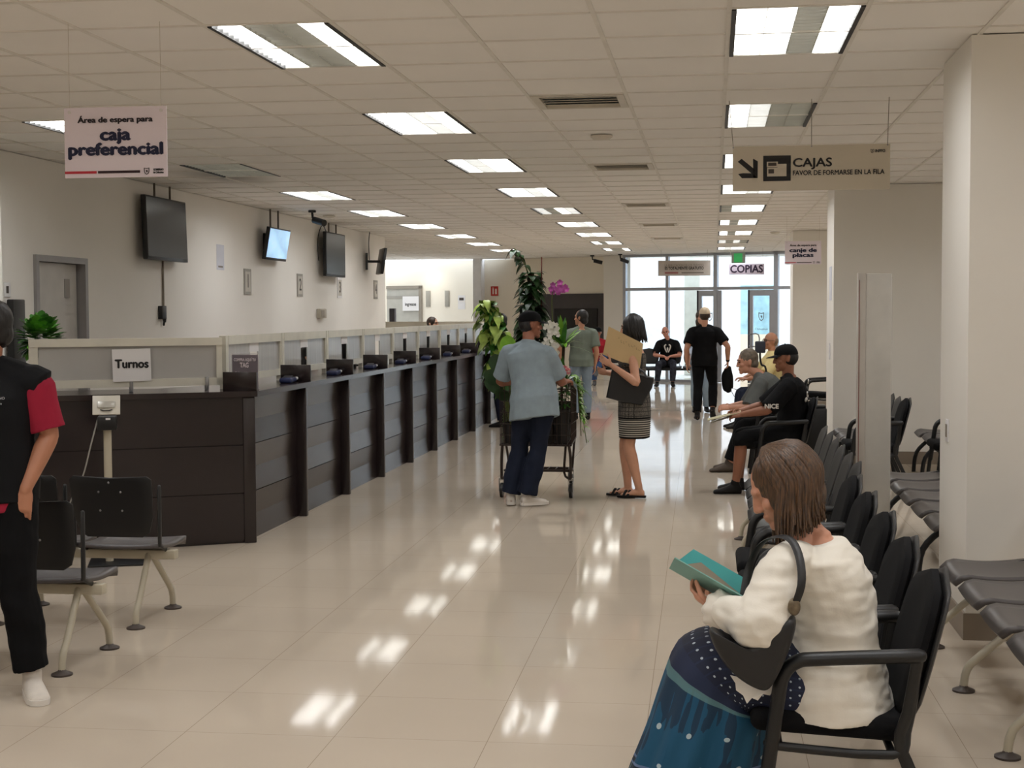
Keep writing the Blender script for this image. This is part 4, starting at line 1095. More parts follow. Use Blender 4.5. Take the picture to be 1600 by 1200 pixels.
# ------------------------------------------------------------------ people
def remesh(mb, name, m, parent, vox=.009, sm=4, wr=0., wsc=9., seed=0, stretch=(1, 1, .45), keep=None):
    """joins overlapping closed shapes into one continuous skin"""
    bmesh.ops.recalc_face_normals(mb.bm, faces=mb.bm.faces)
    me = bpy.data.meshes.new(name); mb.bm.to_mesh(me); mb.bm.free()
    o = bpy.data.objects.new(name, me); COL.objects.link(o)
    r = o.modifiers.new('r', 'REMESH'); r.mode = 'VOXEL'; r.voxel_size = vox; r.adaptivity = 0
    s = o.modifiers.new('s', 'SMOOTH'); s.factor = .5; s.iterations = sm
    dg = bpy.context.evaluated_depsgraph_get()
    me2 = bpy.data.meshes.new_from_object(o.evaluated_get(dg)); me2.name = name
    bpy.data.objects.remove(o); bpy.data.meshes.remove(me)
    if wr:
        ns = [v.normal.copy() for v in me2.vertices]
        for v, n in zip(me2.vertices, ns):
            c = v.co; q = V((c.x*wsc*stretch[0]+seed, c.y*wsc*stretch[1], c.z*wsc*stretch[2]+seed*.7))
            k = mnoise.noise(q)+.5*mnoise.noise(q*2.1)
            v.co = c+n*(wr*k)
    me2.materials.clear()
    for q in (m if isinstance(m, (list, tuple)) else [m]): me2.materials.append(q)
    me2.polygons.foreach_set('use_smooth', [True]*len(me2.polygons))
    o = bpy.data.objects.new(name, me2); COL.objects.link(o); o.parent = parent
    return o
def ik(a, c, l1, l2, pole):
    a, c = V(a), V(c); d = c-a; L = min(d.length, (l1+l2)*.995); u = d.normalized()
    x = (l1*l1-l2*l2+L*L)/(2*L); h = math.sqrt(max(l1*l1-x*x, 0)); p = V(pole); p = (p-u*p.dot(u)).normalized()
    return a+u*x+p*h, a+u*L
class Fig:
    def __init__(s, label, loc, rz, h=1.72, fem=False, girth=1., belly=0., skin=(190, 138, 108), vox=.010, cat='person'):
        s.t = thing('person', label, cat, (loc[0], loc[1], loc[2] if len(loc) > 2 else 0), rz, 'people in the hall')
        s.k = k = h/1.75; s.fem = fem; s.g = girth; s.belly = belly; s.vox = vox
        s.skin = mat('skin_%d_%d' % (skin[0], skin[1]), skin, .5, 0, .05, 14, .05, 160)
        s.pel = V((0, 0, .95*k)); s.ch = V((0, -.01*k, 1.43*k)); s.nk = V((0, -.015*k, 1.485*k)); s.hd = V((0, .015*k, 1.632*k))
        s.pax = V((1, 0, 0)); s.sax = V((1, 0, 0)); s.fw = V((0, 1, 0)); s.up = V((0, 0, 1))
        w = (.165 if fem else .185)*k
        s.sh = {1: V((w, -.01*k, 1.38*k)), -1: V((-w, -.01*k, 1.38*k))}
        s.hp = {1: V((.09*k, 0, .92*k)), -1: V((-.09*k, 0, .92*k))}
        s.el, s.wr, s.kn, s.an = {}, {}, {}, {}
        s.hdir, s.hnor, s.toe = {}, {}, {}
        s.curl = {1: .3, -1: .3}; s.bendmid = V((0, 0, 0))
        for q in (1, -1):
            s.arm(q, (q*(w+.045*k), .05*k, .87*k), (q*.3, -1, 0), (0, .1, -1), (-q, .0, 0))
            s.leg(q, (q*.10*k, -.02*k, .085*k), (q*.1, 1, .0), (q*.12, 1, 0))
    def arm(s, q, wrist, pole=None, hdir=None, hnor=None, curl=None, elbow=None):
        k = s.k
        if elbow is not None: s.el[q], s.wr[q] = V(elbow), V(wrist)
        else: s.el[q], s.wr[q] = ik(s.sh[q], wrist, .295*k, .255*k, pole)
        d = (s.wr[q]-s.el[q]).normalized()
        s.hdir[q] = V(hdir).normalized() if hdir else d
        s.hnor[q] = V(hnor) if hnor else V((-q, 0, 0))
        if curl is not None: s.curl[q] = curl
    def leg(s, q, ankle, pole, toe):
        s.kn[q], s.an[q] = ik(s.hp[q], ankle, .425*s.k, .415*s.k, pole); s.toe[q] = V(toe).normalized()
    def move(s, dp, da=None):
        """shift pelvis by dp and the upper body by da"""
        dp = V(dp); da = V(da if da is not None else dp)
        s.pel += dp
        for q in (1, -1): s.hp[q] += dp; s.sh[q] += da
        s.ch += da; s.nk += da; s.hd += da
    def seat(s, z=.53, y=-.06, lean=0., knees=.43, spread=.1, feet=None, head=None, torso=.485):
        k = s.k; s.pel = V((0, y, z)); a = lean
        u = V((0, math.sin(a), math.cos(a)))
        s.ch = s.pel+u*torso*k; s.nk = s.ch+u*.05*k; s.hd = s.nk+V((0, math.sin(a*.5), math.cos(a*.5)))*.15*k+V((0, .02, 0))
        w = (.165 if s.fem else .185)*k
        for q in (1, -1):
            s.hp[q] = s.pel+V((q*.09*k, .0, -.02)); s.sh[q] = s.ch+V((q*w, 0, -.05*k))
            f = (feet or {}).get(q, (q*spread, y+knees+.02, .085))
            s.leg(q, f, (q*.15, 1, .9), (q*.15, 1, 0))
        s.bendmid = V((0, -.035, 0))
        return s
    def head_mat(s, c=None):
        f = s.fw.normalized(); r = f.cross(s.up).normalized(); u = r.cross(f); k = s.k*(.97 if s.fem else 1.)
        p = s.hd
        return Matrix(((r.x*k, f.x*k, u.x*k, p.x), (r.y*k, f.y*k, u.y*k, p.y), (r.z*k, f.z*k, u.z*k, p.z), (0, 0, 0, 1)))
    def look(s, yaw=0., pitch=0., tilt=0.):
        m = Matrix.Rotation(yaw, 3, 'Z') @ Matrix.Rotation(pitch, 3, 'X') @ Matrix.Rotation(tilt, 3, 'Y')
        s.fw, s.up = m @ V((0, 1, 0)), m @ V((0, 0, 1))
    def spine(s, prof, ease=0., t0=-.12, t1=1.06):
        """sections (t, rx, ry, shift forward) along the trunk"""
        R = []; k = s.k
        for t, rx, ry, fy in prof:
            c = s.pel.lerp(s.ch, t)+s.bendmid*(4*max(0, min(1, t))*(1-max(0, min(1, t))))
            if t > 1: c = s.ch+(s.nk-s.ch)*((t-1)/.1)
            ax = s.pax.lerp(s.sax, max(0, min(1, t))).normalized()
            u = (s.ch-s.pel).normalized(); f = u.cross(ax).normalized(); ax = f.cross(u)
            c = c+f*(fy*k)
            R.append((c, ax, f, rx*k+ease, ry*k+ease))
        return R
    def prof(s):
        g, b = s.g, s.belly
        if s.fem:
            p = [(-.14, .10, .09, -.005), (-.06, .165, .118, -.01), (.04, .168, .12, -.012), (.2, .15, .108, 0), (.4, .126, .098, .0), (.62, .138, .112, .012), (.78, .145, .118, .018), (.92, .142, .092, .0), (.98, .12, .08, -.003), (1.02, .085, .066, -.005), (1.06, .055, .055, 0)]
        else:
            p = [(-.14, .10, .09, 0), (-.06, .16, .115, -.01), (.04, .168, .118, -.01), (.2, .160, .110, 0), (.4, .155, .108, .004), (.62, .168, .118, .008), (.78, .175, .12, .006), (.91, .168, .10, -.004), (.97, .14, .085, -.006), (1.02, .095, .07, -.006), (1.06, .06, .058, 0)]
        return [(t, rx*(1+(g-1)*(1 if t < .95 else .3)), ry*(1+(g-1)*(1 if t < .95 else .3))+b*math.exp(-((t-.25)/.25)**2)*.8, fy+b*.5*math.exp(-((t-.25)/.25)**2)) for t, rx, ry, fy in p]
    def trunk(s, mb, ease=0., lo=-1., hi=2., seg=24, flare=0., hem=0., trap=True):
        R = [q for q in s.spine(s.prof())]; P = s.prof()
        rings = []
        if hem:
            (t, *_), (c, ax, f, rx, ry) = next((p, q) for p, q in zip(P, R) if p[0] >= -.07)
            for d in (hem, hem*.5):
                e = ease+flare*(.57+d*2); rings.append([c-V((0, 0, d))+ax*((rx+e)*math.cos(a))+f*((ry+e)*math.sin(a)) for a in [2*PI*i/seg for i in range(seg)]])
            lo = max(lo, -.07)
        for (t, *_), (c, ax, f, rx, ry) in zip(P, R):
            if t < lo or t > hi: continue
            e = ease+flare*max(0, (.5-t))
            rings.append([c+ax*((rx+e)*math.cos(a))+f*((ry+e)*math.sin(a)) for a in [2*PI*i/seg for i in range(seg)]])
        mb.rings(rings)
        if hi > .95 and trap:
            for q in (1, -1): mb.tube([s.nk-V((0, 0, .008))+(s.sh[q]-s.nk)*.16, s.nk.lerp(s.sh[q], .55)-V((0, 0, .006)), s.sh[q]-V((0, 0, .008))], [.032*s.k+ease*.85, .040*s.k+ease, .046*s.k+ease], 12, res=2)
    def arm_path(s, q, ease=0., upto=2.):
        g = .5+.5*s.g; k = s.k*(.88 if s.fem else 1.)*g
        a, b, c = s.sh[q], s.el[q], s.wr[q]
        pts = [(a, .053), (a.lerp(b, .35), .051), (a.lerp(b, .75), .045), (b, .041), (b.lerp(c, .25), .043), (b.lerp(c, .6), .036), (c, .027)]
        P, R = [], []
        for i, (p, r) in enumerate(pts):
            P.append(p); R.append(r*k+ease)
        tt = [0, .35, .75, 1, 1.25, 1.6, 2.]
        P2, R2 = [s.ch.lerp(a, .5)-V((0, 0, .012))], [R[0]*.9]
        for i, t in enumerate(tt):
            if t <= upto: P2.append(P[i]); R2.append(R[i])
            else:
                f = (upto-tt[i-1])/(t-tt[i-1])
                if f > .02: P2.append(P[i-1].lerp(P[i], f)); R2.append(R[i-1]+(R[i]-R[i-1])*f)
                break
        return P2, R2
    def leg_path(s, q, ease=0., upto=2., flare=0.):
        g = .6+.4*s.g; k = s.k*g
        a, b, c = s.hp[q], s.kn[q], s.an[q]
        w = 1.06 if s.fem else 1.
        pts = [(a, .090*w), (a.lerp(b, .4), .080*w), (a.lerp(b, .8), .062), (b, .056), (b.lerp(c, .3), .056), (b.lerp(c, .7), .042), (c, .036)]
        tt = [0, .4, .8, 1, 1.3, 1.7, 2]
        P2, R2 = [], []
        for i, t in enumerate(tt):
            if t <= upto: P2.append(pts[i][0]); R2.append(pts[i][1]*k+ease+flare*max(0, t-1))
            else:
                f = (upto-tt[i-1])/(t-tt[i-1])
                if f > .02: P2.append(pts[i-1][0].lerp(pts[i][0], f)); R2.append((pts[i-1][1]+(pts[i][1]-pts[i-1][1])*f)*k+ease+flare*max(0, upto-1))
                break
        return P2, R2
    def hand(s, mb, q):
        k = s.k*(.92 if s.fem else 1.); w = s.wr[q]; d = s.hdir[q].normalized(); n = s.hnor[q]; n = (n-d*n.dot(d)).normalized()
        th = d.cross(n)*q       # thumb side
        if q > 0: th = n.cross(d)*-1
        th = (d.cross(n)).normalized()*(1 if q < 0 else -1)*-1
        c = s.curl[q]
        mb.tube([w-d*.01*k, w+d*.03*k, w+d*.09*k], [(.026*k, .018*k), (.036*k, .017*k), (.040*k, .014*k)], 12, side=th)
        for i, (off, L) in enumerate(((.031, .070), (.011, .078), (-.010, .073), (-.030, .058))):
            p = w+d*(.088*k)+th*(off*k); dd = (d+th*(off*1.6)).normalized(); r = .0088*k
            pts = [p-dd*.02*k]; rr = [r]
            for j, f in enumerate((.45, .32, .23)):
                a = c*(.5+.5*j)+.06*i
                e = (dd*math.cos(a)+n*math.sin(a)).normalized()
                p = p+e*(L*f*k); dd = e; pts.append(p); rr.append(r*(1-.09*(j+1)))
            mb.tube(pts, rr, 8)
        p = w+d*.022*k+th*.024*k; e = (d*.62+th*.72+n*.25).normalized()
        p1 = p+e*.042*k; e2 = (d*.85+th*.3+n*(.3+.5*c)).normalized(); p2 = p1+e2*.03*k; p3 = p2+e2*.024*k
        mb.tube([p, p1, p2, p3], [.0135*k, .0115*k, .0098*k, .0085*k], 8)
    def foot(s, mb, q, ease=0., sole=False):
        k = s.k*(.92 if s.fem else 1.); a = s.an[q]; t = s.toe[q]
        up = V((0, 0, 1)); up = (up-t*up.dot(t)).normalized(); sd = t.cross(up)
        g = a-up*(.085*k)
        secs = [(-.055, .026, .030, .030), (-.03, .034, .045, .045), (.03, .036, .044, .044), (.09, .042, .030, .031), (.145, .043, .021, .022), (.185, .032, .016, .017), (.20, .014, .010, .012)]
        R = []
        for y, rx, rz, cz in secs:
            c = g+t*(y*k)+up*(cz*k)
            R.append([c+sd*((rx*k+ease)*math.cos(x))+up*((rz*k+ease*(1 if math.sin(x) > 0 else .1))*math.sin(x)) for x in [2*PI*i/14 for i in range(14)]])
        mb.rings(R)
        mb.tube([a+up*.02*k, g+up*.05*k], [.036*k+ease, .036*k+ease], 12)
    def body(s, face=True, hands=(1, -1), eyes=True):
        mb = MB(); k = s.k
        s.trunk(mb)
        for q in (1, -1):
            P, R = s.arm_path(q); mb.tube(P, R, 14, res=3)
            P, R = s.leg_path(q); mb.tube(P, R, 14, res=3)
            s.hand(mb, q); s.foot(mb, q)
        H = s.head_mat(); hv = lambda x, y, z: H @ V((x, y, z))
        mb.tube([s.ch.lerp(s.nk, .3), s.nk, hv(0, -.015, -.07)], [.066*k, (.054 if not s.fem else .046)*k, (.053 if not s.fem else .045)*k], 14, res=3)
        h0 = MB()
        h0.ell((0, -.008, .022), (.076, .098, .104), u=24, v=16)
        h0.ell((0, .03, -.05), (.058, .062, .066), u=18, v=12)
        h0.ell((0, .078, -.098), (.024, .022, .02)); h0.ell((0, .082, .03), (.052, .018, .016))
        h0.tube([(0, .09, .022), (0, .102, -.005), (0, .110, -.027)], [.0085, .011, .0125], 10); h0.ell((0, .088, -.012), (.012, .020, .030))
        for q in (1, -1):
            h0.ell((q*.012, .1, -.031), (.010, .011, .009)); h0.ell((q*.042, .062, -.022), (.026, .026, .022))
            h0.ell((q*.079, -.012, -.004), (.010, .020, .032), Matrix.Rotation(q*.25, 3, 'Z')); h0.ell((q*.083, -.02, .008), (.008, .018, .02))
        h0.ell((0, .094, -.058), (.024, .010, .0075)); h0.ell((0, .092, -.071), (.021, .011, .008))
        for v in h0.bm.verts: v.co = H @ v.co
        tmp = bpy.data.meshes.new('h'); h0.bm.to_mesh(tmp); h0.bm.free(); mb.bm.from_mesh(tmp); bpy.data.meshes.remove(tmp)
        o = remesh(mb, 'body', s.skin, s.t, s.vox*.62, 3)
        if eyes:
            e = mat('eye_dark', (40, 28, 22), .3); w = mat('eyebrow', (44, 34, 28), .8)
            for q in (1, -1):
                m = MB().ell((q*.031, .084, .010), (.013, .010, .008)); 
                for v in m.bm.verts: v.co = H @ v.co
                m.build('eye', e, s.t)
                m = MB().tube([(q*.014, .096, .03), (q*.034, .094, .036), (q*.054, .08, .03)], (.006, .004), 8, res=3)
                for v in m.bm.verts: v.co = H @ v.co
                m.build('eyebrow', w, s.t)
        return o
    def top(s, m, name='shirt', ease=.014, sleeve=.75, lo=-.1, hi=1.065, flare=0., wr=.006, sl_ease=None, sl_flare=.02, seed=1, collar=0., hem=.06):
        mb = MB(); s.trunk(mb, ease, lo, hi, flare=flare, hem=hem)
        if sleeve:
            for q in (1, -1):
                P, R = s.arm_path(q, sl_ease if sl_ease is not None else ease, sleeve)
                n = len(P); R = [r+sl_flare*(i/(n-1)) for i, r in enumerate(R)]
                mb.tube(P, R, 16, round_cap=False, res=3)
        if collar:
            mb.tube([s.nk-V((0, 0, .03)), s.nk.lerp(s.hd, .13)], [.072*s.k, .058*s.k+collar], 16, round_cap=False)
        return remesh(mb, name, m, s.t, s.vox*.85, 3, wr, 7., seed)
    def trousers(s, m, name='trousers', ease=.014, upto=1.93, hi=.3, wr=.006, flare=.012, seed=3):
        mb = MB(); s.trunk(mb, ease*.8, -.2, hi)
        for q in (1, -1):
            P, R = s.leg_path(q, ease, upto, flare); mb.tube(P, R, 16, round_cap=False, res=3)
        return remesh(mb, name, m, s.t, s.vox*.85, 3, wr, 9., seed, (1, 1, .9))
    def shoes(s, m, name='shoe', ease=.007, sole=None):
        for q in (1, -1):
            mb = MB(); s.foot(mb, q, ease)
            o = remesh(mb, name, m, s.t, .007, 2)
            if sole:
                t = s.toe[q]; k = s.k*(.92 if s.fem else 1.); up = V((0, 0, 1)); up = (up-t*up.dot(t)).normalized(); sd = t.cross(up); g = s.an[q]-up*(.085*k)
                pr = [(-.062, .02), (-.05, .036), (0, .042), (.08, .048), (.15, .05), (.195, .038), (.213, .014)]
                ol = [g+t*(y*k)+sd*(w*k) for y, w in pr]+[g+t*(y*k)-sd*(w*k) for y, w in pr[::-1]]
                MB().rings([[p-up*.001 for p in ol], [p+up*.022 for p in ol]]).build('sole', sole, o)
    def hair(s, m, parts, name='hair', wr=.004, vox=.007, locks=None):
        H = s.head_mat(); h0 = MB()
        for c, r in parts: h0.ell(c, r, u=20, v=14)
        for v in h0.bm.verts: v.co = H @ v.co
        o = remesh(h0, name, m, s.t, vox, 2, wr, 40, 2, (1, 1, .3))
        if locks:
            mb = MB(); mb.bm.from_mesh(o.data)
            for P, r in locks: mb.tube([H @ V(p) for p in P], [r*.6, r, r, r*.25][:len(P)], 6, res=3)
            mb.bm.to_mesh(o.data); mb.bm.free(); o.data.polygons.foreach_set('use_smooth', [True]*len(o.data.polygons))
        return o
    SHORT = [((0, -.020, .036), (.083, .098, .098)), ((0, -.055, -.02), (.068, .06, .07))]
    def cap(s, m, brim, name='cap', back=False):
        H = s.head_mat(); h0 = MB()
        rings = []
        for i in range(9):
            a = i/8*PI/2; c, z = math.cos(a), math.sin(a)
            rings.append([V((.088*c**.8*math.cos(x), -.008+.109*c**.8*math.sin(x), .032+.096*z+.008*math.sin(x)*(1-z))) for x in [2*PI*j/24 for j in range(24)]])
        h0.rings(rings); h0.ell((0, -.008, .129), (.008, .008, .004))
        for v in h0.bm.verts: v.co = H @ v.co
        o = h0.build(name, m, s.t)
        b = MB(); sg = -1 if back else 1
        R = []
        for j in range(9):
            x = -.076+.152*j/8; e = math.sqrt(max(0, 1-(x/.08)**2))
            y0 = .07*e+.02; y1 = y0+.012+.075*e**.7; zz = .036-.9*x*x
            R.append([V((x, sg*y0, zz+.004)), V((x, sg*y1, zz-.012)), V((x, sg*y1, zz-.016)), V((x, sg*y0, zz))])
        b.rings(R)
        for v in b.bm.verts: v.co = H @ v.co
        b.build('brim', brim, o)
        return o
def cloth(name, rgb, rough=.85, var=.08, bump=.12): return mat(name, rgb, rough, 0, var, 12, bump, 260, spec=.18)
HAIR_BLACK = mat('hair_black', (24, 21, 21), .45, 0, .3, 40, .3, 120, stretch=(1, 1, .15))
HAIR_BROWN = mat('hair_brown', (60, 44, 32), .5, 0, .3, 40, .3, 120, stretch=(1, 1, .15))
HAIR_GREY = mat('hair_grey', (104, 92, 78), .6, 0, .3, 40, .3, 120)
JEANS_D = cloth('jeans_dark', (30, 36, 52)); JEANS_L = cloth('jeans_light', (134, 150, 164)); BLACKC = cloth('black_cotton', (13, 13, 15)); SHOEW = cloth('shoe_white', (214, 206, 196), .5)
SHOEB = cloth('shoe_black', (26, 24, 24), .5); SOLEW = mat('sole_white', (220, 214, 206), .5)
def man_blue():
    f = Fig('person in a light blue polo and black cap leaning on the plant cart', (-1.585, 12.22), -.30, 1.66, girth=1.14, belly=.03, skin=(150, 96, 72), vox=.009)
    f.move((.09, .0, 0), (.02, .05, -.01)); f.hd += V((0, .02, 0)); f.nk += V((0, .01, 0))
    f.leg(-1, (-.13, .0, .085), (-.1, 1, 0), (-.5, 1, 0)); f.leg(1, (.03, -.02, .085), (.1, 1, 0), (.8, 1, 0))
    f.arm(1, (.20, .40, 1.04), (.45, -.6, -.6), (.1, .9, .1), (-.3, 0, -1), .7)
    f.arm(-1, (-.22, .34, 1.04), (-.45, -.5, -.6), (-.1, .9, .1), (.3, 0, -1), .7)
    f.look(-.75, -.05); f.body()
    f.top(cloth('polo_blue', (142, 156, 164)), 'polo_shirt', .018, .86, -.10, 1.065, .04, .010, sl_ease=.014, seed=4, collar=.004, hem=.13)
    f.trousers(JEANS_D, 'jeans', .018, 1.97, .2, .012, .03); f.shoes(SHOEW, sole=SOLEW)
    f.hair(HAIR_BLACK, [((0, -.035, .0), (.079, .075, .075))]); f.cap(BLACKC, BLACKC)
man_blue()
def tweed():
    m = cloth('dress_tweed', (112, 106, 98)); nt = m.node_tree; b = nt.nodes['Principled BSDF']; base = b.inputs['Base Color'].links[0].from_socket
    tc = nt.nodes.new('ShaderNodeTexCoord'); sp = nt.nodes.new('ShaderNodeSeparateXYZ'); nt.links.new(tc.outputs['Object'], sp.inputs[0])
    fr = lambda s, k: math_node(nt, 'FRACT', math_node(nt, 'ADD', math_node(nt, 'MULTIPLY', s, k), 40.))
    g = math_node(nt, 'MAXIMUM', math_node(nt, 'LESS_THAN', fr(sp.outputs[2], 26.), .16), math_node(nt, 'LESS_THAN', fr(math_node(nt, 'ADD', sp.outputs[0], sp.outputs[1]), 22.), .16))
    pl = mix_col(nt, g, base, lin((60, 58, 56)))
    n = nt.nodes.new('ShaderNodeTexNoise'); n.inputs['Scale'].default_value = 160; nt.links.new(tc.outputs['Object'], n.inputs['Vector'])
    pl = mix_col(nt, math_node(nt, 'GREATER_THAN', n.outputs['Fac'], .56), pl, lin((52, 50, 48)))
    st = mix_col(nt, math_node(nt, 'LESS_THAN', fr(sp.outputs[2], 52.), .5), lin((176, 170, 160)), lin((26, 24, 24)))
    low = math_node(nt, 'LESS_THAN', sp.outputs[2], .705)
    c = mix_col(nt, low, pl, st)
    edge = math_node(nt, 'MAXIMUM', math_node(nt, 'LESS_THAN', sp.outputs[2], .55), math_node(nt, 'LESS_THAN', math_node(nt, 'ABSOLUTE', math_node(nt, 'SUBTRACT', sp.outputs[2], .712)), .008))
    nt.links.new(mix_col(nt, edge, c, lin((22, 20, 20))), b.inputs['Base Color']); return m
def woman_envelope():
    X0, Y0 = -.70, 12.9
    f = Fig('person in a grey tweed dress holding a brown envelope to the chest', (X0, Y0), 1.48, 1.61, True, 1.04, skin=(204, 152, 124), vox=.009)
    f.leg(1, (.05, .055, .085), (0, 1, 0), (.05, 1, 0)); f.leg(-1, (-.06, -.06, .085), (0, 1, 0), (.0, 1, 0))
    f.arm(-1, (-.275, .155, 1.185), elbow=(-.29, -.07, 1.03), hdir=(-.05, .75, .45), hnor=(.9, -.1, .2), curl=.45)
    f.arm(1, (.12, .26, 1.1), (.8, -.3, -.5), (-.6, .6, .2), (0, -1, 0), .5)
    f.look(.05, -.12); f.body()
    d = MB(); f.trunk(d, .012, -.05, .96)
    rings = []
    for z, rx, ry in ((.53, .185, .135), (.6, .19, .14), (.75, .195, .145), (.87, .19, .142), (1.0, .155, .125)):
        rings.append([V((rx*math.cos(a), ry*math.sin(a)-.01, z)) for a in [2*PI*i/28 for i in range(28)]])
    d.rings(rings); remesh(d, 'dress', tweed(), f.t, .008, 3, .004, 6, 5)
    H = HAIR_BLACK
    r = random.Random(3); L = []
    for i in range(120):
        a = r.uniform(0, 2*PI); c, s_ = math.cos(a), math.sin(a)
        if s_ > .75: continue
        z = r.uniform(-.16, -.11)
        L.append(([(.02*c, -.02+.02*s_, .138), (.082*c, -.015+.095*s_, .08), (.102*c, -.015+.108*s_, -.03), (.095*c+r.uniform(-.01, .012), -.02+.1*s_+r.uniform(-.02, .01), z)], .012))
    f.hair(H, [((0, -.02, .03), (.094, .108, .108)), ((0, -.025, -.06), (.098, .092, .09)), ((-.06, .03, -.04), (.04, .06, .09)), ((.06, .03, -.04), (.04, .06, .09))], locks=L)
    for q in (1, -1):
        t, g = f.toe[q], f.an[q]-V((0, 0, .085*f.k)); sd = t.cross(V((0, 0, 1)))
        pr = [(-.06, .02), (-.045, .035), (.03, .036), (.11, .045), (.16, .042), (.195, .02)]
        ol = [g+t*y+sd*w for y, w in pr]+[g+t*y-sd*w for y, w in pr[::-1]]
        o = MB().rings([[p+V((0, 0, .0)) for p in ol], [p+V((0, 0, .018)) for p in ol]]).build('sandal', SHOEB, f.t)
        m = MB()
        for y in (.10, .135): m.tube([g+t*y+sd*.046+V((0, 0, .012)), g+t*(y-.02)+V((0, 0, .062)), g+t*y-sd*.046+V((0, 0, .012))], (.012, .004), 8, side=t, res=4)
        m.build('strap', SHOEB, o)
    # what she holds
    def at(x, y, Y):
        a, u, w = cam_axes(); v = w+a*((x-800)/CAM_F)-u*((y-600)/CAM_F); k = Y/v.y; return V((v.x*k, Y, CAM_H+v.z*k))
    e = [at(951, 510, 12.66), at(1005, 537, 12.70), at(999.5, 577, 12.70), at(942, 554, 12.66)]
    c = sum(e, V((0, 0, 0)))/4
    t = thing('envelope', 'large brown paper envelope held by the person in the tweed dress', 'envelope', c, 0)
    MB().poly([p-c for p in e], .008, (0, 1, 0)).build('paper', mat('manila', (206, 178, 132), .75, 0, .04, 6, .1, 60), t, smooth=False)
    m = MB(); ex = (e[1]-e[0]); ey = (e[3]-e[0]); r = random.Random(5)
    for i in range(9):
        p = e[0]-c+ex*(.32+.075*i)+ey*.24+V((0, -.002, 0)); q = p+ex*r.uniform(-.01, .02)+ey*r.uniform(.03, .08)*(1 if i % 3 else -.6)
        m.tube([p, q, q+ex*.03], .0012, 5)
    m.build('handwriting', mat('pencil', (124, 104, 78), .7), t)
    b = [at(957, 573, 12.69), at(1022, 590, 12.70), at(1019, 606, 12.70), at(1004, 633, 12.70), at(975, 629, 12.70), at(947, 621, 12.69)]
    c = sum(b, V((0, 0, 0)))/6
    t = thing('tote_bag', 'large black tote bag hanging from the arm above the striped hem', 'bag', c, 0)
    n = V((0, 1, 0)); LEATHER = mat('black_leather', (26, 25, 26), .5, 0, .1, 20, .15, 120)
    MB().rings([[(p-c)*.94+n*-.03 for p in b], [(p-c)*1.+n*-.012 for p in b], [(p-c)*1.+n*.02 for p in b], [(p-c)*.94+n*.035 for p in b]]).build('body', LEATHER, t)
    s0, s1 = at(965, 577, 12.63)-c, at(1010, 590, 12.65)-c
    MB().tube([s0, V((s0.x+.05, -.02, s0.z+.05)), V((s1.x-.04, -.02, s1.z+.06)), s1], (.012, .005), 8, res=5).build('handle', LEATHER, t)
woman_envelope()
def man_green():
    f = Fig('person in a grey-green T-shirt and light jeans beyond the cart', (-2.0, 22.2), .25, 1.67, skin=(196, 142, 112), vox=.011)
    f.arm(-1, (-.30, .12, .95), (-.6, -1, 0), (-.1, .6, -.8), (1, 0, 0)); f.look(.9, .0); f.body()
    f.top(cloth('tee_sage', (118, 128, 118)), 't_shirt', .02, .75, -.12, 1.02, .03, seed=8); f.trousers(JEANS_L, 'jeans', .012, 1.95); f.shoes(SHOEB)
    f.hair(HAIR_BLACK, [((0, -.025, .03), (.088, .102, .105)), ((0, -.06, -.04), (.072, .06, .07))])
man_green()
def walker():
    f = Fig('person walking away in black with a cream cap and black bag', (-.13, 22.1), -.02, 1.70, girth=1.06, skin=(190, 138, 110), vox=.011)
    f.leg(-1, (-.10, -.22, .085), (-.05, 1, 0), (-.08, 1, 0)); f.leg(1, (.12, .05, .17), (.1, 1, -.1), (.1, .75, -.55))
    f.arm(1, (.345, .03, .90), (.7, -.8, 0), (0, .1, -1), (-1, 0, 0), 1.0); f.arm(-1, (-.26, .0, .86), (-.4, -1, 0), (0, .1, -1), (1, 0, 0), .4)
    f.look(.05, 0); f.body()
    f.top(BLACKC, 't_shirt', .018, .72, -.1, 1.065, .02, seed=9); f.trousers(BLACKC, 'trousers', .013, 1.9); f.shoes(SHOEB)
    f.hair(HAIR_BROWN, [((0, -.03, .0), (.08, .08, .08))]); f.cap(cloth('cap_cream', (214, 196, 170)), BLACKC)
    w = MB().tube([f.wr[1].lerp(f.el[1], .12), f.wr[1].lerp(f.el[1], .02)], .03, 14, round_cap=False); w.build('wrist_watch', BLACKC, f.t)
    p = f.t.matrix_basis @ f.wr[1]
    t = thing('sling_bag', 'black bag carried by the person walking away', 'bag', (-.13+.36, 22.1+.03, .40), -.1)
    m = MB().tube([(0, 0, .40), (-.02, 0, .28), (-.01, 0, .10), (0, 0, .06)], [(.04, .03), (.085, .05), (.08, .055), (.05, .04)], 14, res=4); m.build('body', BLACKC, t)
    MB().tube([(.05, 0, .09), (.13, 0, .06), (.15, 0, -.02), (.10, 0, -.05), (.03, 0, .07)], (.014, .004), 8, res=4).build('strap', BLACKC, t)
walker()
def woman_behind():
    f = Fig('person with brown hair and light jeans mostly hidden behind the cream cap', (-.20, 23.9), PI+.1, 1.66, True, 1.05, skin=(200, 150, 124), vox=.012)
    f.body(); f.top(cloth('blouse_pale', (190, 200, 216)), 'blouse', .016, 1.5, -.1); f.trousers(JEANS_L, 'jeans', .012, 1.95); f.shoes(SHOEB)
    f.hair(HAIR_BROWN, [((0, -.02, .03), (.092, .106, .106)), ((0, -.04, -.09), (.095, .07, .12))])
woman_behind()
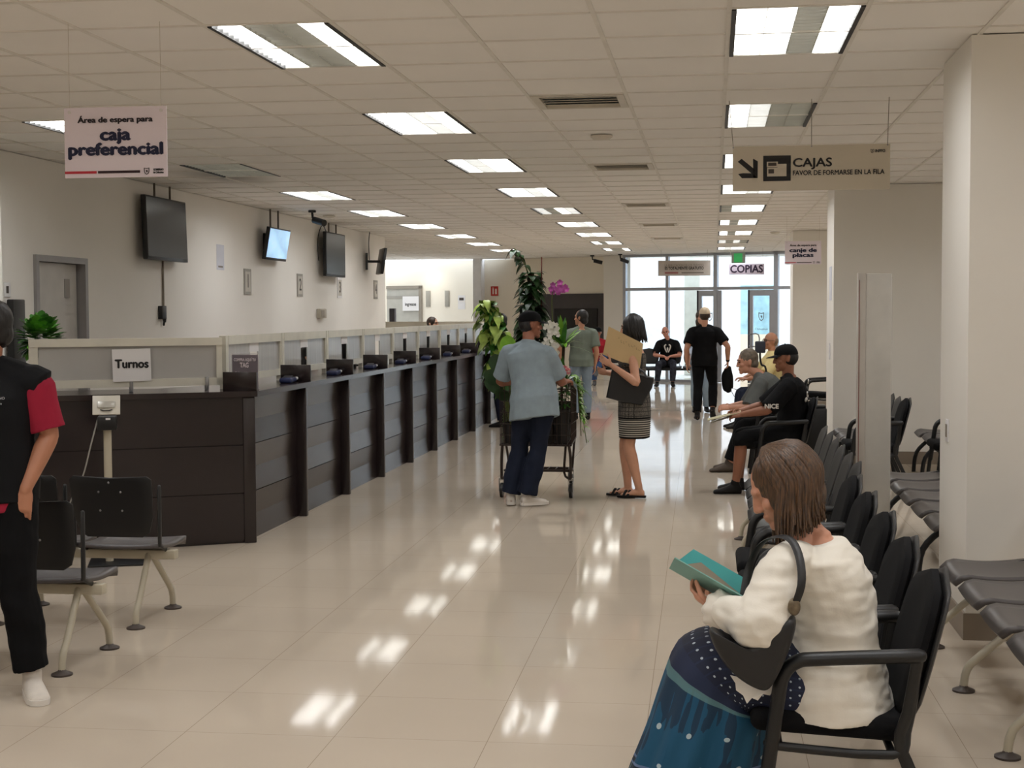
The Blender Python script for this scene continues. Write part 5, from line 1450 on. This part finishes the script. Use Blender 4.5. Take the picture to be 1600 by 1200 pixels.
def man_counter():
    f = Fig('person in dark clothes at the counter hidden behind the left plant', (-3.02, 20.7), PI/2, 1.62, skin=(196, 138, 112), vox=.012)
    f.body(); f.top(cloth('tee_navy', (40, 44, 62)), 't_shirt', .016, .7); f.trousers(cloth('trousers_navy', (36, 40, 58)), 'trousers', .012); f.shoes(SHOEB); f.hair(HAIR_BLACK, f.SHORT)
man_counter()
def seated_cast():
    # the man with the black cap
    f = Fig('seated person in a black T-shirt, shorts and black cap', (.60, 13.35), PI/2, 1.74, skin=(150, 100, 76), vox=.009)
    f.seat(.54, -.08, .02, .46, feet={1: (.16, .36, .085), -1: (-.12, .40, .085)}); f.ch += V((0, -.02, 0))
    f.arm(-1, (-.14, .34, .72), (-.9, -.5, -.4), (.3, 1, -.1), (.5, 0, -.6), .8); f.arm(1, (.12, .36, .73), (.9, -.5, -.4), (-.3, 1, -.1), (-.5, 0, -.6), .8)
    f.look(.05, -.12); f.body(eyes=True)
    sh = f.top(BLACKC, 't_shirt', .022, .95, -.1, 1.065, .03, sl_ease=.022, seed=11); f.trousers(BLACKC, 'shorts', .03, 1.12, .3); f.shoes(SHOEB, 'sandal')
    f.hair(HAIR_BLACK, [((0, -.03, .0), (.08, .085, .08))]); f.cap(BLACKC, BLACKC)
    pr = mat('print_white', (206, 202, 196), .7); P = f.sh[-1].lerp(f.el[-1], .82)
    text('NICE', .055, f.t, (P.x-.088, P.y, P.z), (PI/2-.1, 0, -PI/2), pr, bold=.003, name='shirt_print')
    m = MB(); r = random.Random(9)
    for i in range(7): m.box((f.ch.x-.16+.02*r.random(), f.ch.y-.125-.004*i, f.ch.z-.17+.03*i*r.random()), (.05, .01, .02), Matrix.Rotation(r.random(), 3, 'Y'))
    m.build('back_print', pr, f.t)
    w = f.t
    t = thing('document_folder', 'cream folder held low by the seated person in the black cap', 'folder', (.12, 13.33, .70), PI/2)
    MB().box((0, .02, 0), (.24, .31, .008), Matrix.Rotation(-.25, 3, 'X'), .002).build('cover', mat('folder_cream', (190, 184, 150), .6), t)
    MB().box((.03, .0, -.02), (.22, .30, .004), Matrix.Rotation(-.32, 3, 'X')).build('paper_sheet', PAPER, t)
    # the leaning man
    f = Fig('seated person in a grey T-shirt leaning forward beside the black cap', (.62, 15.15), PI/2, 1.74, girth=1.08, skin=(196, 140, 114), vox=.009)
    f.seat(.54, -.10, .52, .45, feet={1: (.15, .42, .085), -1: (-.13, .46, .085)}); f.hd += V((0, .05, -.02))
    f.arm(-1, (-.12, .44, .66), (-.9, -.4, -.4), (.2, 1, 0), (.5, 0, -.6), .7); f.arm(1, (.12, .44, .66), (.9, -.4, -.4), (-.2, 1, 0), (-.5, 0, -.6), .7)
    f.look(.1, -.15); f.body(eyes=True)
    f.top(cloth('tee_grey', (92, 94, 92)), 't_shirt', .022, .95, -.1, 1.065, .02, sl_ease=.018, seed=12); f.trousers(BLACKC, 'trousers', .016, 1.9, .3); f.shoes(cloth('shoe_brown', (84, 74, 66), .6))
    f.hair(HAIR_GREY, [((0, -.020, .04), (.083, .102, .098)), ((0, -.055, -.02), (.07, .06, .07))])
    # yellow shirt
    f = Fig('seated older person with glasses in a pale yellow shirt far back', (.76, 20.8), PI/2+.15, 1.74, girth=1.1, skin=(176, 124, 96), vox=.011)
    f.seat(.54, -.06, .0, .45); f.arm(-1, (-.16, .3, .70), (-.9, -.4, -.3), (.3, 1, 0), (0, 0, -1), .4); f.arm(1, (.16, .3, .70), (.9, -.4, -.3), (-.3, 1, 0), (0, 0, -1), .4)
    f.look(.25, .0); f.body(eyes=True); f.top(cloth('shirt_yellow', (222, 204, 148)), 'shirt', .022, .9, -.1, 1.065, .02, collar=.004); f.trousers(JEANS_D, 'trousers', .014, 1.9, .3); f.shoes(SHOEB)
    f.hair(mat('hair_thin', (134, 112, 92), .6), [((0, -.045, .0), (.079, .07, .07))])
    H = f.head_mat(); g = MB()
    for q in (1, -1):
        g.tube([H @ V((q*.031+.022*math.cos(a), .102, .008+.017*math.sin(a))) for a in [2*PI*i/12 for i in range(13)]], .003, 6); g.tube([H @ V((q*.055, .10, .012)), H @ V((q*.08, .05, .014)), H @ V((q*.084, -.01, .012))], .003, 6)
    g.tube([H @ V((-.01, .104, .01)), H @ V((.01, .104, .01))], .003, 6); g.build('glasses', BLACKP, f.t)
    # black T-shirt with the white print
    f = Fig('seated person with a white print on a black T-shirt by the glazing', (-1.0, 32.70), PI, 1.72, skin=(186, 126, 104), vox=.012)
    f.seat(.52, .2, .12, .42, feet={1: (.22, .56, .085), -1: (-.12, .60, .085)}); f.hd += V((.05, .0, 0)); f.arm(-1, (-.06, .48, .66), (-.9, -.3, -.3), (.5, .8, -.2), (0, 0, -1), .8); f.arm(1, (.07, .48, .66), (.9, -.3, -.3), (-.5, .8, -.2), (0, 0, -1), .8)
    f.look(.0, -.1, .15); f.body(eyes=True); f.top(BLACKC, 't_shirt', .02, .8, -.1, 1.065, .02); f.trousers(cloth('trousers_print', (48, 50, 60), .8, .6), 'trousers', .014, 1.9, .3); f.shoes(SHOEB)
    m = MB(); c = f.pel.lerp(f.ch, .68)+V((.0, .148, 0))
    for s_ in (1, -1): m.tube([c+V((s_*.015, 0, -.09)), c+V((s_*.05, -.004, -.02)), c+V((s_*.065, -.008, .05)), c+V((s_*.03, -.004, .075))], (.014, .004), 8, side=(1, 0, 0), res=3)
    m.ell(tuple(c+V((0, .0, -.02))), (.018, .008, .04)); m.build('shirt_print', mat('print_white', (206, 202, 196), .7), f.t)
    # red shirt
    f = Fig('seated person in a red shirt and jeans with crossed legs', (-2.62, 33.15), PI+.15, 1.70, skin=(170, 116, 92), vox=.012)
    f.seat(.52, .2, .05, .42, feet={1: (.1, .58, .085), -1: (-.02, .66, .36)}); f.leg(-1, (.06, .68, .34), (-.4, 1, .9), (.2, 1, -.3))
    f.arm(-1, (-.05, .44, .70), (-.9, -.3, -.3), (.6, .6, 0), (0, 0, -1), .6); f.arm(1, (.08, .42, .70), (.9, -.3, -.3), (-.6, .6, 0), (0, 0, -1), .6)
    f.body(eyes=True); f.top(cloth('shirt_red', (168, 40, 54)), 'shirt', .02, 1.1, -.1, 1.065, .02); f.trousers(cloth('jeans_blue', (58, 82, 122)), 'jeans', .014, 1.9, .3); f.shoes(cloth('shoe_grey', (90, 90, 92)))
    f.hair(HAIR_BLACK, [((0, -.03, .0), (.08, .085, .08))]); f.cap(BLACKC, BLACKC)
seated_cast()
def clerks():
    f = Fig('clerk with dark hair looking over the counter screens', (-4.42, 22.75), -1.9, 1.57, True, skin=(206, 160, 134), vox=.012)
    f.body(eyes=True); f.top(cloth('clerk_top', (120, 116, 112)), 'blouse', .014, 1.4); f.trousers(BLACKC, 'trousers', .012); f.shoes(SHOEB)
    f.hair(HAIR_BROWN, [((0, -.022, .034), (.09, .104, .104)), ((0, -.04, -.08), (.09, .06, .12))])
    for lab, p, c in (('dark haired clerk seated behind the second frosted screen', (-4.35, 15.30), (60, 56, 60)), ('clerk in a pink top behind the third screen', (-4.35, 17.02), (206, 60, 96))):
        f = Fig(lab, p, -PI/2, 1.62, True, skin=(200, 150, 124), vox=.012)
        f.seat(.54, -.03, .06, .40); f.arm(1, (.2, .34, .82), (.9, -.4, -.3), (-.2, 1, 0), (0, 0, -1)); f.arm(-1, (-.2, .34, .82), (-.9, -.4, -.3), (.2, 1, 0), (0, 0, -1))
        f.body(eyes=True); f.top(cloth('clerk_%d' % c[1], c), 'blouse', .016, 1.5); f.trousers(BLACKC, 'trousers', .012, 1.9, .3); f.shoes(SHOEB)
        f.hair(HAIR_BLACK, [((0, -.022, .034), (.092, .106, .106)), ((0, -.05, -.09), (.1, .06, .14))])
        t = thing('office_stool', 'stool under the '+lab, 'stool', (p[0]-.02, p[1], 0), -PI/2, 'clerks stools')
        MB().lathe([(0, .40), (.2, .40), (.22, .43), (.2, .46), (0, .46)]).build('seat', FABRIC, t); MB().cyl((0, 0, .02), (0, 0, .41), .03).build('pole', CHROME, t)
        MB().lathe([(0, 0), (.24, 0), (.24, .02), (.05, .05), (0, .05)]).build('base', BLACKP, t)
clerks()
# ------------------------------------------------------------------ the two people nearest the camera
def man_vest():
    f = Fig('person in a black vest over a red polo at the left edge', (-3.07, 5.86), PI+.12, 1.70, girth=1.04, skin=(176, 120, 92), vox=.008)
    f.leg(-1, (-.16, .0, .085), (-.1, 1, 0), (-.55, 1, 0)); f.leg(1, (.14, .12, .085), (.1, 1, 0), (.3, 1, 0))
    f.sh[-1] = V((-.195, -.01, 1.35)); f.arm(-1, (-.175, .075, .905), elbow=(-.245, -.03, 1.125), hdir=(.12, .08, -1), hnor=(.25, -.95, -.05), curl=.22)
    f.look(-1.0, -.02); f.body(eyes=True)
    f.top(cloth('polo_red', (150, 34, 56)), 'polo_shirt', .010, .88, -.14, 1.065, .03, .006, sl_ease=.016, seed=21, hem=.09)
    v = f.top(cloth('vest_black', (15, 16, 19), .7), 'vest', .030, .03, -.02, 1.05, .02, .004, sl_ease=.030, sl_flare=.0, seed=22, hem=.05)
    f.trousers(BLACKC, 'trousers', .02, 1.9, .12, .012, .022); f.shoes(SHOEW, sole=SOLEW)
    f.hair(HAIR_BLACK, f.SHORT)
    pr = mat('vest_print', (176, 176, 180), .6); c = f.pel.lerp(f.ch, .80)
    for dz, w, s in ((0., .085, .016), (-.022, .06, .013)): text_fit('GOBIERNO' if dz == 0 else 'Chihuahua', w, s, f.t, (-.085, c.y+.172, c.z+dz), rot=(PI/2, 0, PI), m=pr, name='vest_lettering')
man_vest()
def skirt_material():
    m = bpy.data.materials.new('skirt_print_fold_shade'); m.use_nodes = True; nt = m.node_tree; b = nt.nodes['Principled BSDF']; b.inputs['Roughness'].default_value = .8
    uv = nt.nodes.new('ShaderNodeUVMap'); sp = nt.nodes.new('ShaderNodeSeparateXYZ'); nt.links.new(uv.outputs[0], sp.inputs[0]); U, Vv = sp.outputs[0], sp.outputs[1]
    fr = lambda s, k, o=0.: math_node(nt, 'FRACT', math_node(nt, 'ADD', math_node(nt, 'MULTIPLY', s, k), o))
    cc = lambda a: math_node(nt, 'SUBTRACT', a, .5)
    def dots(ku, kv, r):
        row = math_node(nt, 'FLOOR', math_node(nt, 'MULTIPLY', Vv, kv))
        a = cc(math_node(nt, 'FRACT', math_node(nt, 'ADD', math_node(nt, 'MULTIPLY', U, ku), math_node(nt, 'MULTIPLY', row, .5)))); c = cc(fr(Vv, kv))
        return math_node(nt, 'LESS_THAN', math_node(nt, 'ADD', math_node(nt, 'MULTIPLY', a, a), math_node(nt, 'MULTIPLY', c, c)), r)
    navy, teal = lin((20, 28, 54)), lin((12, 76, 108))
    top = mix_col(nt, dots(31, 27, .016), navy, lin((188, 200, 210)))
    top = mix_col(nt, math_node(nt, 'MULTIPLY', math_node(nt, 'LESS_THAN', fr(U, 23), .12), .4), top, lin((30, 48, 84)))
    n = nt.nodes.new('ShaderNodeTexNoise'); n.inputs['Scale'].default_value = 1; n.inputs['Detail'].default_value = 2
    cb = nt.nodes.new('ShaderNodeCombineXYZ'); nt.links.new(math_node(nt, 'MULTIPLY', U, 26.), cb.inputs[0]); nt.links.new(math_node(nt, 'MULTIPLY', Vv, 3.), cb.inputs[1]); nt.links.new(cb.outputs[0], n.inputs['Vector'])
    low = mix_col(nt, math_node(nt, 'MULTIPLY', math_node(nt, 'GREATER_THAN', n.outputs['Fac'], .57), .75), teal, lin((14, 34, 58)))  # dark streaks painted down the lower tier as shade in its folds
    low = mix_col(nt, dots(10, 7, .005), low, lin((168, 186, 192)))
    band = lambda a, w: math_node(nt, 'LESS_THAN', math_node(nt, 'ABSOLUTE', math_node(nt, 'SUBTRACT', Vv, a)), w)
    c = mix_col(nt, math_node(nt, 'GREATER_THAN', Vv, .5), top, low)
    c = mix_col(nt, band(.485, .028), c, lin((24, 36, 66))); c = mix_col(nt, math_node(nt, 'MULTIPLY', band(.515, .009), .7), c, lin((96, 136, 140)))
    c = mix_col(nt, math_node(nt, 'GREATER_THAN', Vv, .83), c, lin((18, 34, 52)))
    c = mix_col(nt, math_node(nt, 'MAXIMUM', math_node(nt, 'MAXIMUM', band(.83, .006), band(.865, .005)), band(.975, .006)), c, lin((96, 116, 152)))
    ring = math_node(nt, 'MULTIPLY', dots(24, 8.5, .11), math_node(nt, 'SUBTRACT', 1, dots(24, 8.5, .055)))
    c = mix_col(nt, math_node(nt, 'MULTIPLY', math_node(nt, 'MULTIPLY', ring, math_node(nt, 'GREATER_THAN', Vv, .87)), .7), c, lin((112, 138, 140)))
    nt.links.new(c, b.inputs['Base Color']); return m
def lace():
    return mat('lace_white', (228, 222, 212), .85, 0, .02)
def woman_reading():
    X0, Y0 = .33, 4.45
    W = lambda X, Y, z: V((Y-Y0, X0-X, z))              # world to her own axes
    def at(x, y, Y):
        a, u, w = cam_axes(); v = w+a*((x-800)/CAM_F)-u*((y-600)/CAM_F); k = Y/v.y; return V((v.x*k, Y, CAM_H+v.z*k))
    L = lambda x, y, Y: W(*at(x, y, Y))
    f = Fig('seated person in a white blouse reading a green folder in the foreground', (X0, Y0), PI/2, 1.64, True, 1.12, skin=(196, 140, 116), vox=.008)
    f.pel = L(1288, 1075, 4.46); f.ch = L(1272, 850, 4.45); f.nk = L(1262, 826, 4.45); f.hd = L(1222, 762, 4.43); f.bendmid = V((0, -.045, .0))
    f.sh = {-1: L(1228, 884, 4.285), 1: L(1258, 880, 4.62)}
    f.sax = (f.sh[1]-f.sh[-1]).normalized()
    f.hp = {q: f.pel+V((q*.09, .02, -.02)) for q in (1, -1)}
    f.arm(-1, L(1122, 952, 4.34), elbow=L(1186, 978, 4.17), hdir=(L(1078, 925, 4.42)-L(1122, 952, 4.34)), hnor=(.2, -.45, .85), curl=.75)
    f.arm(1, L(1130, 935, 4.56), elbow=L(1215, 975, 4.70), hdir=(L(1085, 915, 4.48)-L(1130, 935, 4.56)), hnor=(-.2, -.3, .9), curl=.75)
    f.kn = {1: L(1105, 1052, 4.54), -1: L(1105, 1040, 4.40)}
    f.an = {1: W(.02, 4.60, .085), -1: L(1062, 1160, 4.62)}
    f.toe = {1: V((.05, 1, 0)), -1: V((.15, .9, -.35)).normalized()}
    f.fw = V((0, math.cos(.52), -math.sin(.52))); f.up = V((0, math.sin(.52), math.cos(.52)))
    f.body(eyes=False)
    BL = mat('blouse_white', (226, 220, 208), .8, 0, .02, 8, .1, 160)
    mb = MB(); f.trunk(mb, .024, -.05, 1.03, flare=.03, trap=False)
    P, R = f.arm_path(-1, .018, 1.88); mb.tube(P, [r+.016*math.sin(PI*i/(len(R)-1)) for i, r in enumerate(R)], 18, round_cap=False, res=3)
    P, R = f.arm_path(1, .024, 1.88); mb.tube(P, R, 18, round_cap=False, res=3)
    hem = []
    for t, e in ((.28, .03), (.12, .045), (-.02, .06), (-.12, .07)):
        c = f.pel.lerp(f.ch, t)+V((0, -.01, 0)); hem.append([c+V(((.185+e)*math.cos(a), (.155+e*.6)*math.sin(a), 0)) for a in [2*PI*i/28 for i in range(28)]])
    mb.rings(hem)
    o = remesh(mb, 'blouse', BL, f.t, .0065, 3, .008, 15., 31, (.6, .6, 1.5))
    # lace cuff at the wrist, lace hem by the bag
    for q in (-1, 1):
        a, b = f.el[q].lerp(f.wr[q], .80), f.el[q].lerp(f.wr[q], .97); d = (b-a).normalized(); sd = d.orthogonal().normalized(); up = d.cross(sd); R = []
        for i in range(5):
            k = .044+.004*i; R.append([a.lerp(b, i/4)+(sd*math.cos(x)+up*math.sin(x))*(k*(1+.07*math.sin(x*9)*(i/4))) for x in [2*PI*j/36 for j in range(36)]])
        MB().rings(R, cap=False).build('lace_cuff', lace(), f.t, solid=.003)
    # skirt: thighs to knee, then falling round the shins
    sk = MB(); N = 64; rings = []
    kn = (L(1098, 1040, 4.56)+L(1090, 1024, 4.40))/2
    def ring(c, ax, ay, rx, ry, fold=0., n=2.4, ph=0.):
        r = []
        for j in range(N):
            a = 2*PI*j/N; ca, sa = math.cos(a), math.sin(a)
            k = (abs(ca)**n+abs(sa)**n)**(-1/n)*(1+fold*math.sin(a*13+ph)+fold*.6*math.sin(a*7+1))
            r.append(V(c)+V(ax)*(rx*k*ca)+V(ay)*(ry*k*sa))
        return r
    X, Z, Yv = V((1, 0, 0)), V((0, 0, 1)), V((0, 1, 0))
    p = f.pel
    rings.append(ring(p+V((0, .02, .02)), X, Z, .205, .11))
    rings.append(ring(p+V((0, .12, .035)), X, Z, .215, .112))
    rings.append(ring(p.lerp(kn, .55)+V((0, 0, .015)), X, (Z*.96-Yv*.25).normalized(), .215, .118))
    rings.append(ring(p.lerp(kn, .8)+V((0, -.01, -.01)), X, (Z*.85-Yv*-.5).normalized(), .205, .145))
    rings.append(ring(kn+V((0, -.055, -.045)), X, (Z*.6+Yv*.8).normalized(), .21, .165, .01))
    rings.append(ring(kn+V((.0, -.045, -.11)), X, (Z*.25+Yv*.97).normalized(), .215, .168, .025))
    rings.append(ring(kn+V((.0, -.02, -.19)), X, Yv, .225, .175, .04))
    rings.append(ring(kn+V((.01, .0, -.27)), X, Yv, .235, .185, .05, ph=.3))
    rings.append(ring(kn+V((.02, .02, -.345)), X, Yv, .245, .195, .055, ph=.5))
    rings.append(ring(kn+V((.02, .03, -.40)), X, Yv, .25, .2, .06, ph=.6))
    # finer rows
    fine, vv = [], []; base = [0, .14, .27, .39, .48, .55, .66, .78, .9, 1.]
    for i in range(len(rings)-1):
        for t in (0, .5): fine.append([a.lerp(b, t) for a, b in zip(rings[i], rings[i+1])]); vv.append(base[i]+(base[i+1]-base[i])*t)
    fine.append(rings[-1]); vv.append(1.)
    bm = sk.bm; uvl = bm.loops.layers.uv.new('UVMap'); vr = [[bm.verts.new(q) for q in r] for r in fine]
    for i in range(len(vr)-1):
        for j in range(N):
            j2 = (j+1) % N; fc = bm.faces.new((vr[i][j], vr[i][j2], vr[i+1][j2], vr[i+1][j]))
            for lp, (u, v) in zip(fc.loops, ((j/N, vv[i]), ((j+1)/N, vv[i]), ((j+1)/N, vv[i+1]), (j/N, vv[i+1]))): lp[uvl].uv = (u, v)
    so = sk.build('skirt', skirt_material(), f.t, solid=.004)
    ss = so.modifiers.new('sub', 'SUBSURF'); ss.levels = 1; ss.render_levels = 1
    f.shoes(mat('shoe_tan', (112, 88, 66), .6, 0, .08), 'shoe', .009)
    # hair
    r = random.Random(17); LK = []
    for i in range(520):
        a = r.uniform(-.13*PI, 1.13*PI)+PI; ca, sa = math.cos(a), math.sin(a)      # sa>0 front
        ln = r.uniform(.13, .195); dn = V((0, .5, -.87))
        j1, j2 = r.uniform(-.008, .008), r.uniform(-.016, .016)
        e = 1+r.uniform(-.02, .05)
        # the lower ends fall along the true vertical, so lean back in head axes
        q2 = V((.106*ca*e, -.028+.114*sa*e, .01)); out = V((ca, sa*.6, 0))
        LK.append(([(.012*ca, -.015+.02*sa, .142), (.080*ca*e, -.022+.094*sa*e, .100+j1), q2, q2+dn*(ln*.5)+out*.004+V((j2*.5, j1, 0)), q2+dn*ln+out*r.uniform(-.008, .034)+V((j2, j1, 0))], r.uniform(.006, .011)))
    m = bpy.data.materials.new('hair_auburn'); m.use_nodes = True; nt = m.node_tree; b = nt.nodes['Principled BSDF']; b.inputs['Roughness'].default_value = .5
    tc = nt.nodes.new('ShaderNodeTexCoord'); mp = nt.nodes.new('ShaderNodeMapping'); mp.inputs['Scale'].default_value = (1, 1, .07); nt.links.new(tc.outputs['Object'], mp.inputs[0])
    n = nt.nodes.new('ShaderNodeTexNoise'); n.inputs['Scale'].default_value = 210; n.inputs['Detail'].default_value = 6; nt.links.new(mp.outputs[0], n.inputs['Vector'])
    cr = nt.nodes.new('ShaderNodeValToRGB'); cr.color_ramp.elements[0].position = .3; cr.color_ramp.elements[1].position = .72
    cr.color_ramp.elements[0].color = (*lin((30, 20, 15)), 1); cr.color_ramp.elements[1].color = (*lin((102, 72, 45)), 1)
    nt.links.new(n.outputs['Fac'], cr.inputs[0]); nt.links.new(cr.outputs[0], b.inputs['Base Color'])
    H = f.head_mat(); h0 = MB()
    for c, q in (((0, -.022, .032), (.093, .108, .104)), ((0, -.045, -.04), (.094, .085, .09)), ((0, -.01, -.10), (.088, .06, .065)), ((-.07, .012, -.03), (.026, .05, .08)), ((.07, .012, -.03), (.026, .05, .08))): h0.ell(c, q, u=20, v=14)
    for v in h0.bm.verts: v.co = H @ v.co
    ho = remesh(h0, 'hair', m, f.t, .006, 2, .003, 40, 2, (1, 1, .3))
    mb = MB(); mb.bm.from_mesh(ho.data)
    for P, q in LK: mb.tube([H @ V(x) for x in P], [q*.7, q, q, q*.8, q*.25], 6, res=3)
    mb.bm.to_mesh(ho.data); mb.bm.free(); ho.data.polygons.foreach_set('use_smooth', [True]*len(ho.data.polygons))
    # lace showing under the bag, over the skirt
    q = [at(x, y, Y) for x, y, Y in ((1141, 1055, 4.235), (1165, 1060, 4.235), (1200, 1065, 4.235), (1228, 1050, 4.235), (1229, 1066, 4.222), (1222, 1077, 4.22), (1210, 1076, 4.22), (1203, 1086, 4.215), (1192, 1084, 4.215), (1184, 1094, 4.212), (1175, 1090, 4.214), (1167, 1099, 4.21), (1161, 1086, 4.217), (1150, 1078, 4.222), (1149, 1067, 4.23))]
    MB().poly([L(0, 0, 1)*0+W(p.x, p.y, p.z) for p in q], .004).build('lace_hem', lace(), f.t, smooth=False)
    # folder
    a, b2, tp = at(1046, 887, 4.43), at(1160, 952, 4.43), at(1083, 859, 4.57)
    c = (a+b2)/2; t = thing('paper_folder', 'open teal folder held by the person in the white blouse', 'folder', c, 0)
    A, B = a-c, b2-c; u1 = tp-a; u2 = V((.02, -.13, .055))
    TEAL = mat('teal_card', (42, 140, 138), .6, 0, .05, 8)
    MB().poly([A, B, B+u1, A+u1], .003).build('cover', TEAL, t, smooth=False)
    MB().poly([A, B, B+u2, A+u2], .003).build('cover', mat('teal_lit', (128, 176, 168), .6), t, smooth=False)  # outer cover coloured paler, standing in for light falling on it
    s = u1*.35+V((.02, -.02, .0)); MB().poly([A+V((.012, .004, .004)), B+V((-.02, .004, .004)), B+s+V((-.03, 0, .01)), A+s+V((.05, 0, .0))], .004).build('pages', mat('kraft_pages', (150, 136, 120), .7), t, smooth=False)
    # shoulder bag
    LE = mat('black_leather', (26, 25, 26), .5, 0, .1, 20, .15, 120)
    px = [(1104, 984), (1113, 977), (1128, 1000), (1165, 1013), (1205, 996), (1232, 958), (1246, 962), (1243, 985), (1232, 1020), (1212, 1062), (1200, 1080), (1182, 1076), (1150, 1058), (1122, 1026)]
    pts = [at(x, y, 4.175) for x, y in px]; c = sum(pts, V((0, 0, 0)))/len(pts)
    t = thing('shoulder_bag', 'black leather shoulder bag under the arm of the seated person in white', 'bag', c, 0)
    n = V((0, 1, 0)); q = [p-c for p in pts]
    m_ = MB(); m_.rings([[p*.80-n*.05 for p in q], [p*.95-n*.038 for p in q], [p-n*.01 for p in q], [p+n*.02 for p in q], [p*.92+n*.04 for p in q]])
    bo = m_.build('body', LE, t); sb = bo.modifiers.new('sub', 'SUBSURF'); sb.levels = 1; sb.render_levels = 2
    st = [at(1238, 955, 4.16), at(1252, 915, 4.15), at(1250, 875, 4.19), at(1238, 846, 4.24), at(1218, 838, 4.28), at(1192, 848, 4.35), at(1172, 882, 4.40), at(1162, 930, 4.36)]
    MB().tube([p-c for p in st], (.012, .004), 8, side=(1, .25, .3), res=4).build('strap', LE, t)
    MB().ell(tuple(at(1241, 948, 4.155)-c), (.018, .01, .026)).build('buckle', mat('antique_brass', (120, 108, 90), .4, .6, .3, 60), t)
woman_reading()
